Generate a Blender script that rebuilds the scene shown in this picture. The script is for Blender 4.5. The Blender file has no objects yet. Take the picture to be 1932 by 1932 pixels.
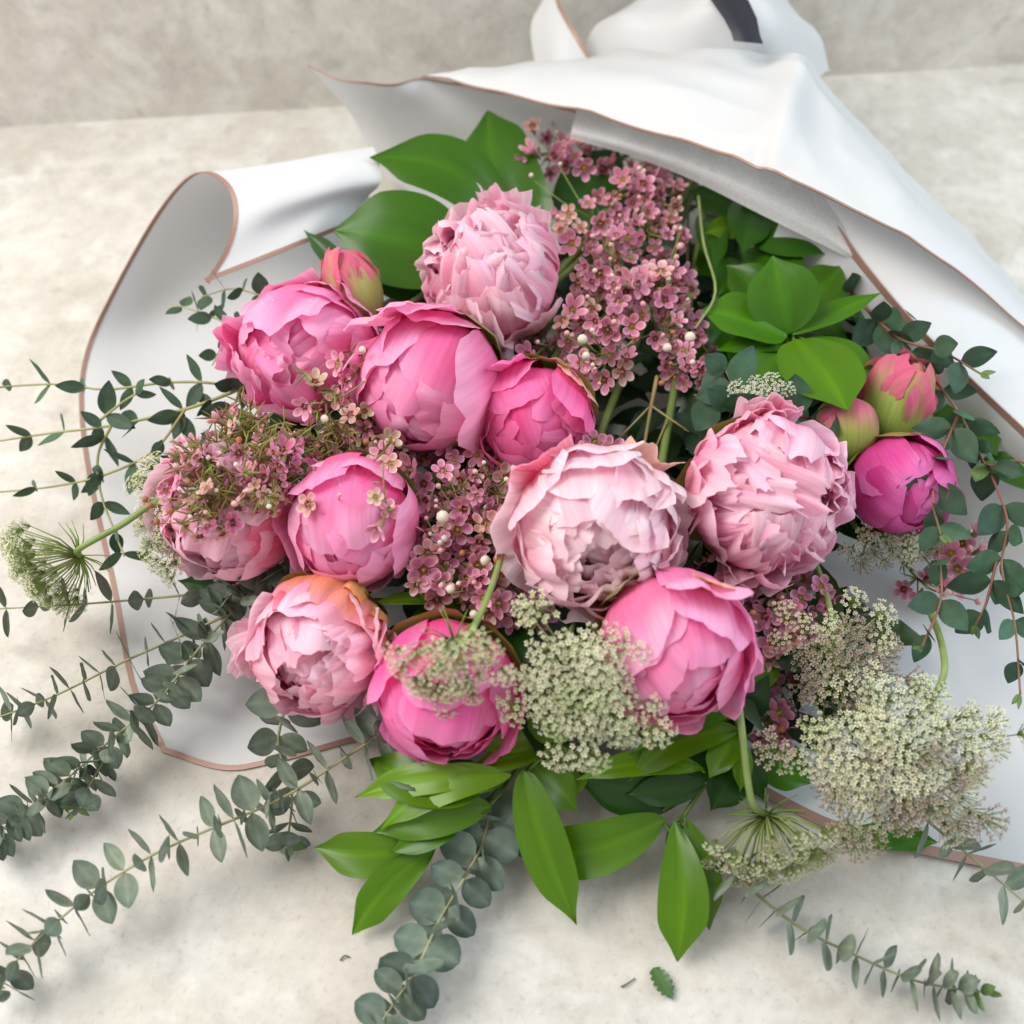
import bpy, math, random
from mathutils import Vector, Matrix, noise
random.seed(11)
RND = random.random
def U(a, b): return a + (b - a) * RND()
SC = bpy.context.scene
COL = SC.collection

# ------------------------------------------------------------------ camera
DEP = math.radians(55.0); FOV = math.radians(50.0); DIST = 0.80
H = DIST * math.sin(DEP)
cam_d = bpy.data.cameras.new('camera'); cam = bpy.data.objects.new('camera', cam_d); COL.objects.link(cam)
cam.location = (0, 0, H); cam.rotation_euler = (math.radians(90) - DEP, 0, 0)
cam_d.sensor_width = 36; cam_d.lens = 18 / math.tan(FOV / 2); cam_d.clip_start = 0.01; cam_d.clip_end = 50
cam_d.dof.use_dof = True; cam_d.dof.focus_distance = 0.68; cam_d.dof.aperture_fstop = 4.5
SC.camera = cam
FWD = Vector((0, math.cos(DEP), -math.sin(DEP))); UPV = Vector((0, math.sin(DEP), math.cos(DEP))); RGT = Vector((1, 0, 0))
TF = math.tan(FOV / 2)
CAM = Vector((0, 0, H))
def P(px, py, z=0.0):
    """point at height z above the table seen at this place of a 1932 wide picture"""
    d = FWD + RGT * ((px - 966) / 966 * TF) + UPV * ((966 - py) / 966 * TF)
    return CAM + d * ((z - H) / d.z)
def PXM(p):  # metres per picture pixel at a point
    return (p - CAM).dot(FWD) * TF / 966
def SV(x, y, c):  # direction from right / up / towards the viewer
    return (RGT * x + UPV * y - FWD * c).normalized()

# ------------------------------------------------------------------ world and lamps
SC.view_settings.view_transform = 'Standard'; SC.view_settings.look = 'None'
SC.view_settings.exposure = 0.08; SC.view_settings.gamma = 1.0
W = bpy.data.worlds.new('World'); SC.world = W; W.use_nodes = True
bg = W.node_tree.nodes['Background']; bg.inputs[0].default_value = (0.985, 0.99, 1.0, 1); bg.inputs[1].default_value = 0.64
def area(name, loc, target, size, power, col, sy=None):
    l = bpy.data.lights.new(name, 'AREA'); l.shape = 'RECTANGLE'; l.size = size; l.size_y = sy or size
    l.energy = power; l.color = col
    o = bpy.data.objects.new(name, l); COL.objects.link(o); o.location = loc
    o.rotation_euler = (Vector(target) - Vector(loc)).to_track_quat('-Z', 'Y').to_euler()
    return o
area('window_light', (-1.25, 0.62, 1.70), (0, .5, 0), 1.3, 48, (1.0, 0.97, 0.925))
area('cool_window_light', (1.9, 0.8, 1.3), (0.1, .5, 0), 1.2, 28, (0.68, 0.86, 1.0))
SC.cycles.max_bounces = 8; SC.cycles.diffuse_bounces = 4; SC.cycles.transmission_bounces = 6
SC.cycles.use_adaptive_sampling = True
try: SC.cycles.use_denoising = True
except Exception: pass

# ------------------------------------------------------------------ materials
def new_mat(name):
    m = bpy.data.materials.new(name); m.use_nodes = True
    nt = m.node_tree; b = nt.nodes['Principled BSDF']; return m, nt, b
def N(nt, t, **kw):
    n = nt.nodes.new(t)
    for k, v in kw.items(): setattr(n, k, v)
    return n
def leafy(name, rough, transl, spec=0.4, nscale=40, namt=0.18, tint=(1, 1, 1), streak=None, bump=0.0, coat=0.0):
    """thin plant tissue: pigment from the point attribute Col, slight mottling, light passing through"""
    m, nt, b = new_mat(name); L = nt.links
    at = N(nt, 'ShaderNodeAttribute'); at.attribute_name = 'Col'
    tc = N(nt, 'ShaderNodeTexCoord')
    no = N(nt, 'ShaderNodeTexNoise'); no.inputs['Scale'].default_value = nscale; no.inputs['Detail'].default_value = 4
    if streak:
        uv = N(nt, 'ShaderNodeUVMap'); mp = N(nt, 'ShaderNodeMapping'); mp.inputs['Scale'].default_value = streak
        L.new(uv.outputs[0], mp.inputs[0]); L.new(mp.outputs[0], no.inputs[0]); no.inputs['Scale'].default_value = 1.0
    else: L.new(tc.outputs['Object'], no.inputs[0])
    mr = N(nt, 'ShaderNodeMapRange'); mr.inputs[1].default_value = .3; mr.inputs[2].default_value = .7
    mr.inputs[3].default_value = 1 - namt; mr.inputs[4].default_value = 1 + namt
    L.new(no.outputs[0], mr.inputs[0])
    vm = N(nt, 'ShaderNodeVectorMath', operation='SCALE'); L.new(at.outputs['Color'], vm.inputs[0]); L.new(mr.outputs[0], vm.inputs['Scale'])
    L.new(vm.outputs[0], b.inputs['Base Color']); b.inputs['Roughness'].default_value = rough
    b.inputs['Specular IOR Level'].default_value = spec
    if coat: b.inputs['Coat Weight'].default_value = coat; b.inputs['Coat Roughness'].default_value = .25
    if bump:
        bp = N(nt, 'ShaderNodeBump'); bp.inputs['Strength'].default_value = bump; bp.inputs['Distance'].default_value = .001
        L.new(no.outputs[0], bp.inputs['Height']); L.new(bp.outputs[0], b.inputs['Normal'])
    out = nt.nodes['Material Output']
    if transl:
        tr = N(nt, 'ShaderNodeBsdfTranslucent'); L.new(vm.outputs[0], tr.inputs[0])
        mx = N(nt, 'ShaderNodeMixShader'); mx.inputs[0].default_value = transl
        L.new(b.outputs[0], mx.inputs[1]); L.new(tr.outputs[0], mx.inputs[2]); L.new(mx.outputs[0], out.inputs[0])
    return m
M_PETAL = leafy('peony_petal', .50, .42, .25, streak=(22, 1.8, 1), namt=.11, bump=.4)
M_LEAF = leafy('glossy_leaf', .30, .22, .38, streak=(13, 1.0, 1), namt=.07, bump=.12)
M_EUC = leafy('eucalyptus_leaf', .62, .12, .3, nscale=2.2, namt=.22)
M_WAX = leafy('waxflower_petal', .45, .25, .35, nscale=300, namt=.14)
M_LACE = leafy('lace_floret', .7, .25, .2, nscale=400, namt=.12)
M_STEM = leafy('plant_stem', .5, 0, .4, nscale=60, namt=.2)

def stone(name, c1, c2, c3, dark, seed):
    m, nt, b = new_mat(name); L = nt.links
    tc = N(nt, 'ShaderNodeTexCoord'); mp = N(nt, 'ShaderNodeMapping'); mp.inputs['Location'].default_value = (seed, seed * .7, seed * .3)
    L.new(tc.outputs['Object'], mp.inputs[0])
    def nz(scale, detail, rough=.6, dist=0):
        n = N(nt, 'ShaderNodeTexNoise'); n.inputs['Scale'].default_value = scale; n.inputs['Detail'].default_value = detail
        n.inputs['Roughness'].default_value = rough; n.inputs['Distortion'].default_value = dist; L.new(mp.outputs[0], n.inputs[0]); return n
    a = nz(6, 5, .62, .4); f = nz(55, 6, .7, .2); g = nz(21, 4, .55, .6); s = nz(34, 3, .5, .3)
    r1 = N(nt, 'ShaderNodeValToRGB'); r1.color_ramp.elements[0].position = .33; r1.color_ramp.elements[1].position = .68
    r1.color_ramp.elements[0].color = (*c2, 1); r1.color_ramp.elements[1].color = (*c1, 1)
    L.new(a.outputs[0], r1.inputs[0])
    r2 = N(nt, 'ShaderNodeValToRGB'); r2.color_ramp.elements[0].position = .46; r2.color_ramp.elements[1].position = .66
    r2.color_ramp.elements[0].color = (0, 0, 0, 1); r2.color_ramp.elements[1].color = (1, 1, 1, 1); L.new(g.outputs[0], r2.inputs[0])
    m1 = N(nt, 'ShaderNodeMix', data_type='RGBA'); m1.inputs[7].default_value = (*c3, 1)
    mu = N(nt, 'ShaderNodeMath', operation='MULTIPLY'); mu.inputs[1].default_value = .85; L.new(r2.outputs[0], mu.inputs[0])
    L.new(mu.outputs[0], m1.inputs[0]); L.new(r1.outputs[0], m1.inputs[6])
    r3 = N(nt, 'ShaderNodeValToRGB'); r3.color_ramp.elements[0].position = .60; r3.color_ramp.elements[1].position = .74
    r3.color_ramp.elements[0].color = (0, 0, 0, 1); r3.color_ramp.elements[1].color = (1, 1, 1, 1); L.new(s.outputs[0], r3.inputs[0])
    mu2 = N(nt, 'ShaderNodeMath', operation='MULTIPLY'); mu2.inputs[1].default_value = .45; L.new(r3.outputs[0], mu2.inputs[0])
    m2 = N(nt, 'ShaderNodeMix', data_type='RGBA'); m2.inputs[7].default_value = (*dark, 1)
    L.new(mu2.outputs[0], m2.inputs[0]); L.new(m1.outputs[2], m2.inputs[6])
    mr = N(nt, 'ShaderNodeMapRange'); mr.inputs[1].default_value = .3; mr.inputs[2].default_value = .7; mr.inputs[3].default_value = .86; mr.inputs[4].default_value = 1.09
    L.new(f.outputs[0], mr.inputs[0])
    vm = N(nt, 'ShaderNodeVectorMath', operation='SCALE'); L.new(m2.outputs[2], vm.inputs[0]); L.new(mr.outputs[0], vm.inputs['Scale'])
    L.new(vm.outputs[0], b.inputs['Base Color']); b.inputs['Roughness'].default_value = .62; b.inputs['Specular IOR Level'].default_value = .3
    q = nz(230, 4, .65, .3); r4 = N(nt, 'ShaderNodeValToRGB'); r4.color_ramp.elements[0].position = .56; r4.color_ramp.elements[1].position = .70
    r4.color_ramp.elements[0].color = (1, 1, 1, 1); r4.color_ramp.elements[1].color = (.86, .84, .81, 1); L.new(q.outputs[0], r4.inputs[0])
    m5 = N(nt, 'ShaderNodeMix', data_type='RGBA', blend_type='MULTIPLY'); m5.inputs[0].default_value = 1
    L.new(vm.outputs[0], m5.inputs[6]); L.new(r4.outputs[0], m5.inputs[7]); L.new(m5.outputs[2], b.inputs['Base Color'])
    bp = N(nt, 'ShaderNodeBump'); bp.inputs['Strength'].default_value = .3; bp.inputs['Distance'].default_value = .001
    L.new(f.outputs[0], bp.inputs['Height']); L.new(bp.outputs[0], b.inputs['Normal'])
    return m
M_TABLE = stone('table_stone', (.60, .562, .50), (.52, .484, .425), (.66, .635, .59), (.36, .335, .295), 3.1)
M_WALL = stone('wall_stone', (.70, .655, .595), (.59, .548, .49), (.76, .72, .665), (.41, .375, .335), 8.4)

def paper(name, col, transl, rough=.5, mott=0.0):
    m, nt, b = new_mat(name); L = nt.links
    b.inputs['Base Color'].default_value = (*col, 1); b.inputs['Roughness'].default_value = rough; b.inputs['Specular IOR Level'].default_value = .35
    tc = N(nt, 'ShaderNodeTexCoord'); no = N(nt, 'ShaderNodeTexNoise'); no.inputs['Scale'].default_value = 420 if mott else 35; no.inputs['Detail'].default_value = 4
    L.new(tc.outputs['Object'], no.inputs[0])
    bp = N(nt, 'ShaderNodeBump'); bp.inputs['Strength'].default_value = .5 if mott else .12; bp.inputs['Distance'].default_value = .0008 if mott else .002
    L.new(no.outputs[0], bp.inputs['Height']); L.new(bp.outputs[0], b.inputs['Normal'])
    tr = N(nt, 'ShaderNodeBsdfTranslucent'); tr.inputs[0].default_value = (*col, 1)
    mx = N(nt, 'ShaderNodeMixShader'); mx.inputs[0].default_value = transl
    last = mx
    L.new(b.outputs[0], mx.inputs[1]); L.new(tr.outputs[0], mx.inputs[2])
    if mott:
        tp = N(nt, 'ShaderNodeBsdfTransparent'); m3 = N(nt, 'ShaderNodeMixShader')
        mr = N(nt, 'ShaderNodeMapRange'); mr.inputs[1].default_value = .35; mr.inputs[2].default_value = .65; mr.inputs[3].default_value = mott; mr.inputs[4].default_value = mott * .3
        L.new(no.outputs[0], mr.inputs[0]); L.new(mr.outputs[0], m3.inputs[0])
        L.new(mx.outputs[0], m3.inputs[1]); L.new(tp.outputs[0], m3.inputs[2]); last = m3
    L.new(last.outputs[0], nt.nodes['Material Output'].inputs[0])
    return m
M_PAPER = paper('matte_paper', (.70, .702, .705), .18)
M_FILM = paper('frosted_film', (.80, .81, .81), .30, .35, mott=.16)
M_COPPER, _nt, _b = new_mat('copper_edge')
_b.inputs['Base Color'].default_value = (.35, .205, .16, 1); _b.inputs['Metallic'].default_value = .15; _b.inputs['Roughness'].default_value = .38
_n = N(_nt, 'ShaderNodeTexNoise'); _n.inputs['Scale'].default_value = 30; _mr = N(_nt, 'ShaderNodeMapRange'); _mr.inputs[3].default_value = .3; _mr.inputs[4].default_value = .5
_nt.links.new(_n.outputs[0], _mr.inputs[0]); _nt.links.new(_mr.outputs[0], _b.inputs['Roughness'])
M_RIBBON, _nt, _b = new_mat('navy_ribbon'); _b.inputs['Roughness'].default_value = .5
_w = N(_nt, 'ShaderNodeTexWave'); _w.inputs['Scale'].default_value = 300; _r = N(_nt, 'ShaderNodeValToRGB')
_r.color_ramp.elements[0].color = (.008, .009, .017, 1); _r.color_ramp.elements[1].color = (.013, .014, .026, 1)
_tc = N(_nt, 'ShaderNodeTexCoord'); _nt.links.new(_tc.outputs['Object'], _w.inputs[0])
_nt.links.new(_w.outputs[0], _r.inputs[0]); _nt.links.new(_r.outputs[0], _b.inputs['Base Color'])

# ------------------------------------------------------------------ mesh helpers
def thing(name, label, cat, loc, group=None):
    o = bpy.data.objects.new(name, None); o.empty_display_size = .01; COL.objects.link(o)
    o.location = loc; o['label'] = label; o['category'] = cat
    if group: o['group'] = group
    return o
def make_mesh(name, verts, faces, mat, cols=None, uvs=None, smooth=True):
    me = bpy.data.meshes.new(name); me.from_pydata([tuple(v) for v in verts], [], faces)
    if cols is not None:
        a = me.color_attributes.new('Col', 'FLOAT_COLOR', 'POINT')
        flat = []
        for c in cols: flat += [c[0], c[1], c[2], 1.0]
        a.data.foreach_set('color', flat)
    if uvs is not None:
        ul = me.uv_layers.new(name='UVMap'); f = []
        for l in me.loops: f += uvs[l.vertex_index]
        ul.data.foreach_set('uv', f)
    if smooth: me.polygons.foreach_set('use_smooth', [True] * len(me.polygons))
    me.materials.append(mat); me.update()
    return me
def link(name, me, parent=None, M=None, kind=None, label=None):
    o = bpy.data.objects.new(name, me); COL.objects.link(o)
    if parent: o.parent = parent
    if M is not None: o.matrix_basis = M
    if kind: o['kind'] = kind
    if label: o['label'] = label
    return o
def part(name, root, verts, faces, mat, cols=None, uvs=None, kind=None, label=None, smooth=True, origin=None):
    """a mesh given in place, kept as a child of root (which is only moved, never turned)"""
    org = origin if origin is not None else verts[0]
    org = Vector(org); base = root.location if root else Vector((0, 0, 0))
    me = make_mesh(name, [Vector(v) - org for v in verts], faces, mat, cols, uvs, smooth)
    return link(name, me, root, Matrix.Translation(org - base), kind, label)
def grid_faces(nr, nc, off=0):
    return [(off + i * nc + j, off + i * nc + j + 1, off + (i + 1) * nc + j + 1, off + (i + 1) * nc + j) for i in range(nr - 1) for j in range(nc - 1)]
def crom(pts, n):
    """n points on a Catmull-Rom curve through pts"""
    k = len(pts); out = []
    for i in range(n):
        s = i / (n - 1) * (k - 1); a = min(int(s), k - 2); t = s - a
        p1, p2 = pts[a], pts[a + 1]; p0 = pts[a - 1] if a > 0 else p1 * 2 - p2; p3 = pts[a + 2] if a + 2 < k else p2 * 2 - p1
        out.append(0.5 * ((2 * p1) + (p2 - p0) * t + (2 * p0 - 5 * p1 + 4 * p2 - p3) * t * t + (3 * p1 - p0 - 3 * p2 + p3) * t ** 3))
    return out
def frame(t, ref=None):
    t = t.normalized(); r = ref or Vector((0, 0, 1))
    if abs(t.dot(r)) > .95: r = Vector((1, 0, 0))
    s = t.cross(r).normalized(); return t, s, s.cross(t)
class Tubes:
    def __init__(s): s.v = []; s.f = []; s.c = []
    def tube(s, pts, r0, r1, col, col1=None, k=6):
        o = len(s.v); n = len(pts); col1 = col1 or col
        for i, p in enumerate(pts):
            t = pts[min(i + 1, n - 1)] - pts[max(i - 1, 0)]
            if t.length < 1e-9: t = Vector((0, 0, 1))
            _, a, b = frame(t); q = i / max(n - 1, 1); r = r0 + (r1 - r0) * q
            cc = [col[j] + (col1[j] - col[j]) * q for j in range(3)]
            for j in range(k):
                an = 2 * math.pi * j / k; s.v.append(p + a * (math.cos(an) * r) + b * (math.sin(an) * r)); s.c.append(cc)
        for i in range(n - 1):
            for j in range(k): s.f.append((o + i * k + j, o + i * k + (j + 1) % k, o + (i + 1) * k + (j + 1) % k, o + (i + 1) * k + j))
        s.f.append(tuple(o + j for j in range(k))[::-1]); s.f.append(tuple(o + (n - 1) * k + j for j in range(k)))
    def build(s, name, root, mat=None, kind=None):
        return part(name, root, s.v, s.f, mat or M_STEM, s.c, kind=kind) if s.v else None
def jit(c, a=.1):
    k = 1 + U(-a, a); return [max(0, min(1, x * k * (1 + U(-a, a) * .4))) for x in c]
def mixc(a, b, t): return [a[i] + (b[i] - a[i]) * t for i in range(3)]
def sstep(a, b, x):
    t = max(0, min(1, (x - a) / (b - a))); return t * t * (3 - 2 * t)

# ------------------------------------------------------------------ setting
wl, wr = P(0, 242, 0), P(1932, 123, 0)
wd = (wr - wl).normalized(); wn = Vector((-wd.y, wd.x, 0))
def box(name, c, ax, ay, az, mat, lab):
    v = [c + ax * i + ay * j + az * k for k in (0, 1) for j in (0, 1) for i in (-1, 1)]
    f = [(0, 2, 3, 1), (4, 5, 7, 6), (0, 1, 5, 4), (2, 6, 7, 3), (0, 4, 6, 2), (1, 3, 7, 5)]
    o = part(name, None, v, f, mat, smooth=False, origin=c); o['kind'] = 'structure'; o['label'] = lab; return o
mid = (wl + wr) / 2
box('tabletop', mid - wn * 1.5 - Vector((0, 0, .04)), wd * 1.4, wn * 1.53, Vector((0, 0, .04)), M_TABLE, 'pale beige mottled stone tabletop under the bouquet')
box('wall', mid + Vector((0, 0, -.04)), wd * 1.4, wn * .05, Vector((0, 0, .75)), M_WALL, 'grey beige mottled stone wall behind the bouquet')
for w in ('wall',):
    bpy.data.objects[w].location += wn * .0015

# ------------------------------------------------------------------ wrapping paper
NECK = P(1395, 95, .085)
def patch(rows, nr, nc):
    R = [crom([P(*p) for p in r], nc) for r in rows]
    cols = [crom([R[i][j] for i in range(len(R))], nr) for j in range(nc)]
    return [[cols[j][i] for j in range(nc)] for i in range(nr)]
def sheet(label, rows, nr, nc, mat=None, edges=(), crinkle=.0, bw=.0030, crease=0.0):
    g = patch(rows, nr, nc)
    if crinkle:
        for i in range(nr):
            for j in range(nc):
                p = g[i][j]; g[i][j] = p + Vector((0, 0, 1)) * crinkle * noise.noise(p * 14)
    for r in g:
        for p in r:
            if crease: p.z += crease * (.35 - abs(noise.noise(Vector((p.x * 9 + p.y * 3, p.y * 5 - p.x * 4, 3.3))))) + crease * .5 * (.3 - abs(noise.noise(Vector((p.x * 17, p.y * 15, 8.1)))))
            p.z = max(p.z, .0012)
    fl = [p for r in g for p in r]
    root = thing('wrapping_sheet', label, 'wrapping paper', g[nr // 2][nc // 2].copy(), 'sheets of the bouquet wrapping')
    part('paper', root, fl, grid_faces(nr, nc), mat or M_PAPER)
    for e in edges:   # copper edging strip, both faces of the paper
        if e == 'c0': ln = [(g[i][0], g[i][1]) for i in range(nr)]
        elif e == 'c1': ln = [(g[i][-1], g[i][-2]) for i in range(nr)]
        elif e == 'r0': ln = [(g[0][j], g[1][j]) for j in range(nc)]
        else: ln = [(g[-1][j], g[-2][j]) for j in range(nc)]
        v = []
        for i, (a, b) in enumerate(ln):
            inn = (b - a).normalized(); tan = (ln[min(i + 1, len(ln) - 1)][0] - ln[max(i - 1, 0)][0]).normalized()
            inn = (inn - tan * inn.dot(tan)).normalized(); nn = tan.cross(inn).normalized() * .0005
            o = a - inn * .0004; q = a + inn * bw
            v += [o + nn, q + nn, q - nn, o - nn]
        f = []
        for i in range(len(ln) - 1):
            for k in range(4): f.append((i * 4 + k, i * 4 + (k + 1) % 4, i * 4 + 4 + (k + 1) % 4, i * 4 + 4 + k))
        part('copper_edge', root, v, f, M_COPPER, smooth=False)
    return root
sheet('white paper sheet with copper edge curled into a heart shaped roll, left', [
    [(306, 1418, .001), (420, 1452, .001), (520, 1438, .001), (700, 1390, .002), (950, 1340, .002)],
    [(288, 1380, .003), (400, 1390, .001), (520, 1380, .001), (700, 1340, .002), (950, 1290, .002)],
    [(246, 1290, .004), (400, 1280, .001), (560, 1270, .001), (730, 1250, .002), (960, 1200, .002)],
    [(212, 1110, .005), (380, 1110, .001), (550, 1110, .001), (730, 1100, .002), (980, 1060, .002)],
    [(166, 900, .010), (340, 910, .002), (540, 920, .002), (740, 920, .002), (980, 900, .002)],
    [(150, 760, .018), (320, 770, .004), (520, 780, .002), (720, 790, .002), (980, 780, .002)],
    [(163, 660, .030), (310, 660, .010), (500, 680, .005), (720, 690, .005), (960, 680, .005)],
    [(210, 555, .052), (320, 560, .025), (480, 580, .010), (700, 600, .008), (900, 600, .01)],
    [(285, 420, .086), (390, 440, .055), (520, 450, .030), (660, 470, .02), (800, 500, .02)],
    [(345, 342, .112), (430, 345, .090), (520, 345, .070), (610, 350, .06), (700, 380, .05)],
    [(388, 326, .122), (460, 316, .120), (540, 304, .118), (620, 290, .115), (700, 280, .11)],
    [(428, 352, .126), (500, 338, .126), (575, 322, .126), (645, 308, .126), (715, 305, .12)],
    [(442, 402, .118), (505, 388, .120), (575, 370, .120), (645, 352, .120), (718, 345, .115)],
    [(426, 468, .104), (490, 440, .106), (560, 412, .106), (625, 390, .106), (690, 375, .10)],
    [(388, 532, .090), (450, 508, .093), (510, 484, .095), (570, 460, .095), (640, 432, .09)]],
    64, 26, edges=('c0', 'r0', 'r1'))
sheet('white paper sheet lying under the right side of the bouquet with copper edge', [
    [(1500, 345, .130), (1400, 600, .040), (1300, 900, .004), (1350, 1200, .003), (1420, 1490, .002)],
    [(1560, 400, .126), (1500, 620, .040), (1450, 900, .004), (1480, 1250, .003), (1540, 1553, .002)],
    [(1625, 490, .120), (1600, 680, .040), (1580, 920, .004), (1600, 1280, .003), (1640, 1588, .002)],
    [(1720, 602, .112), (1710, 770, .036), (1700, 960, .004), (1720, 1300, .003), (1760, 1615, .002)],
    [(1830, 712, .100), (1830, 860, .032), (1820, 1040, .004), (1840, 1340, .003), (1870, 1637, .002)],
    [(1960, 835, .084), (1960, 970, .028), (1970, 1120, .004), (1980, 1380, .003), (1980, 1658, .002)],
    [(2060, 935, .070), (2080, 1060, .024), (2090, 1200, .004), (2090, 1420, .003), (2090, 1680, .002)]],
    36, 34, edges=('c0', 'c1'), bw=.006)
sheet('blue white outer turn of wrapping paper between the copper edge and the top flap', [
    [(1480, 340, .128), (1560, 403, .124), (1628, 492, .118), (1724, 604, .110), (1834, 714, .098), (1964, 838, .082), (2064, 938, .068)],
    [(1500, 335, .134), (1590, 398, .130), (1680, 475, .124), (1785, 570, .114), (1895, 660, .100), (2010, 765, .086), (2100, 850, .075)],
    [(1530, 330, .136), (1640, 390, .132), (1750, 460, .124), (1850, 530, .112), (1950, 605, .098), (2050, 690, .084), (2140, 780, .073)]],
    10, 34)
sheet('large white top flap of wrapping paper with thin copper edge over the greenery', [
    [(797, 155, .112), (960, 187, .130), (1180, 240, .150), (1330, 287, .160), (1420, 320, .163), (1455, 326, .168), (1500, 352, .165), (1600, 400, .158), (1740, 480, .140), (1870, 570, .115), (2000, 690, .088)],
    [(840, 146, .116), (1010, 165, .134), (1200, 203, .154), (1345, 240, .166), (1425, 268, .170), (1470, 268, .178), (1520, 300, .170), (1620, 350, .158), (1770, 450, .134), (1895, 552, .105), (2020, 680, .075)],
    [(905, 135, .112), (1060, 142, .132), (1215, 165, .155), (1355, 190, .164), (1430, 210, .168), (1488, 205, .180), (1540, 240, .165), (1625, 300, .152), (1755, 408, .122), (1880, 525, .088), (2010, 665, .052)],
    [(985, 126, .100), (1090, 124, .120), (1240, 132, .142), (1370, 142, .155), (1440, 155, .160), (1503, 148, .172), (1548, 185, .152), (1620, 250, .132), (1725, 355, .100), (1850, 482, .062), (1990, 635, .024)],
    [(1060, 120, .085), (1140, 112, .100), (1270, 100, .125), (1390, 98, .142), (1450, 108, .146), (1512, 112, .155), (1545, 145, .130), (1600, 205, .104), (1692, 315, .072), (1828, 455, .034), (1970, 615, .004)]],
    56, 96, edges=('r0',), bw=.0014, crinkle=.002, crease=.014)
sheet('frosted translucent inner film hanging below the top paper flap beside the pink waxflower', [
    [(1095, 180, .122), (1190, 212, .130), (1310, 248, .138), (1462, 290, .144), (1600, 372, .130), (1690, 480, .112)],
    [(1080, 238, .120), (1186, 270, .126), (1300, 308, .130), (1450, 370, .132), (1560, 432, .124), (1635, 495, .116)],
    [(1075, 262, .112), (1190, 294, .116), (1300, 337, .118), (1450, 412, .119), (1560, 466, .114), (1628, 500, .113)]],
    10, 30, mat=M_FILM)
sheet('pale translucent back sheet with pointed upper left corner behind the broad green leaves', [
    [(583, 132, .128), (660, 160, .122), (740, 169, .116), (800, 156, .112), (900, 172, .104), (1000, 192, .1), (1150, 232, .1)],
    [(618, 172, .098), (690, 205, .092), (780, 222, .086), (860, 232, .080), (940, 244, .074), (1030, 264, .07), (1150, 304, .07)],
    [(665, 225, .062), (735, 275, .056), (820, 300, .050), (890, 310, .046), (960, 330, .044), (1050, 360, .042), (1150, 390, .04)],
    [(720, 330, .02), (780, 370, .015), (840, 400, .012), (900, 420, .01), (970, 440, .01), (1050, 470, .01), (1150, 500, .01)]],
    22, 30, edges=('r0',), bw=.0012, crinkle=.003, crease=.010)
sheet('crumpled white paper neck gathered round the stems against the wall', [
    [(1085, 150, .050), (1140, 145, .080), (1230, 140, .105), (1330, 140, .120), (1450, 146, .125), (1530, 142, .100), (1562, 150, .070)],
    [(1118, 72, .090), (1170, 58, .118), (1240, 60, .134), (1330, 46, .160), (1440, 52, .160), (1510, 62, .130), (1545, 88, .100)],
    [(1180, 22, .112), (1220, 8, .130), (1280, 16, .146), (1345, -2, .168), (1425, 4, .168), (1478, 10, .142), (1505, 36, .118)],
    [(1270, -35, .120), (1290, -45, .136), (1325, -40, .150), (1370, -52, .166), (1420, -50, .166), (1450, -42, .148), (1468, -25, .130)]],
    40, 60, crinkle=.006, crease=.020)
sheet('small folded white paper tail with copper edge standing left of the neck', [
    [(1028, -6, .112), (1038, -8, .116), (1050, -2, .118)],
    [(1002, 48, .096), (1040, 46, .108), (1082, 56, .110)],
    [(1010, 128, .076), (1060, 122, .094), (1116, 112, .098)]],
    14, 10, edges=('c1',), bw=.003)
# ribbon round the neck
rb = thing('ribbon', 'dark navy satin ribbon tied round the paper neck', 'ribbon', P(1395, 30, .17))
rp = []
for (a, b, z) in ((1318, 1385, -28), (1342, 1412, 0), (1366, 1428, 34), (1380, 1434, 60), (1384, 1440, 76)):
    rp.append((a, b, z))
v = []
for k, (a, b, y) in enumerate(rp):
    zz = .188 - .003 * k
    for q in range(5):
        v.append(P(a + (b - a) * q / 4, y + q * (1.5 if k > 2 else 0), zz + .002 * math.sin(q / 4 * math.pi)))
nv = len(v); v += [p - Vector((0, -.0006, .0008)) for p in v]
f = grid_faces(5, 5) + [tuple(nv + i for i in q[::-1]) for q in grid_faces(5, 5)]
part('ribbon_band', rb, v, f, M_RIBBON)

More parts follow.
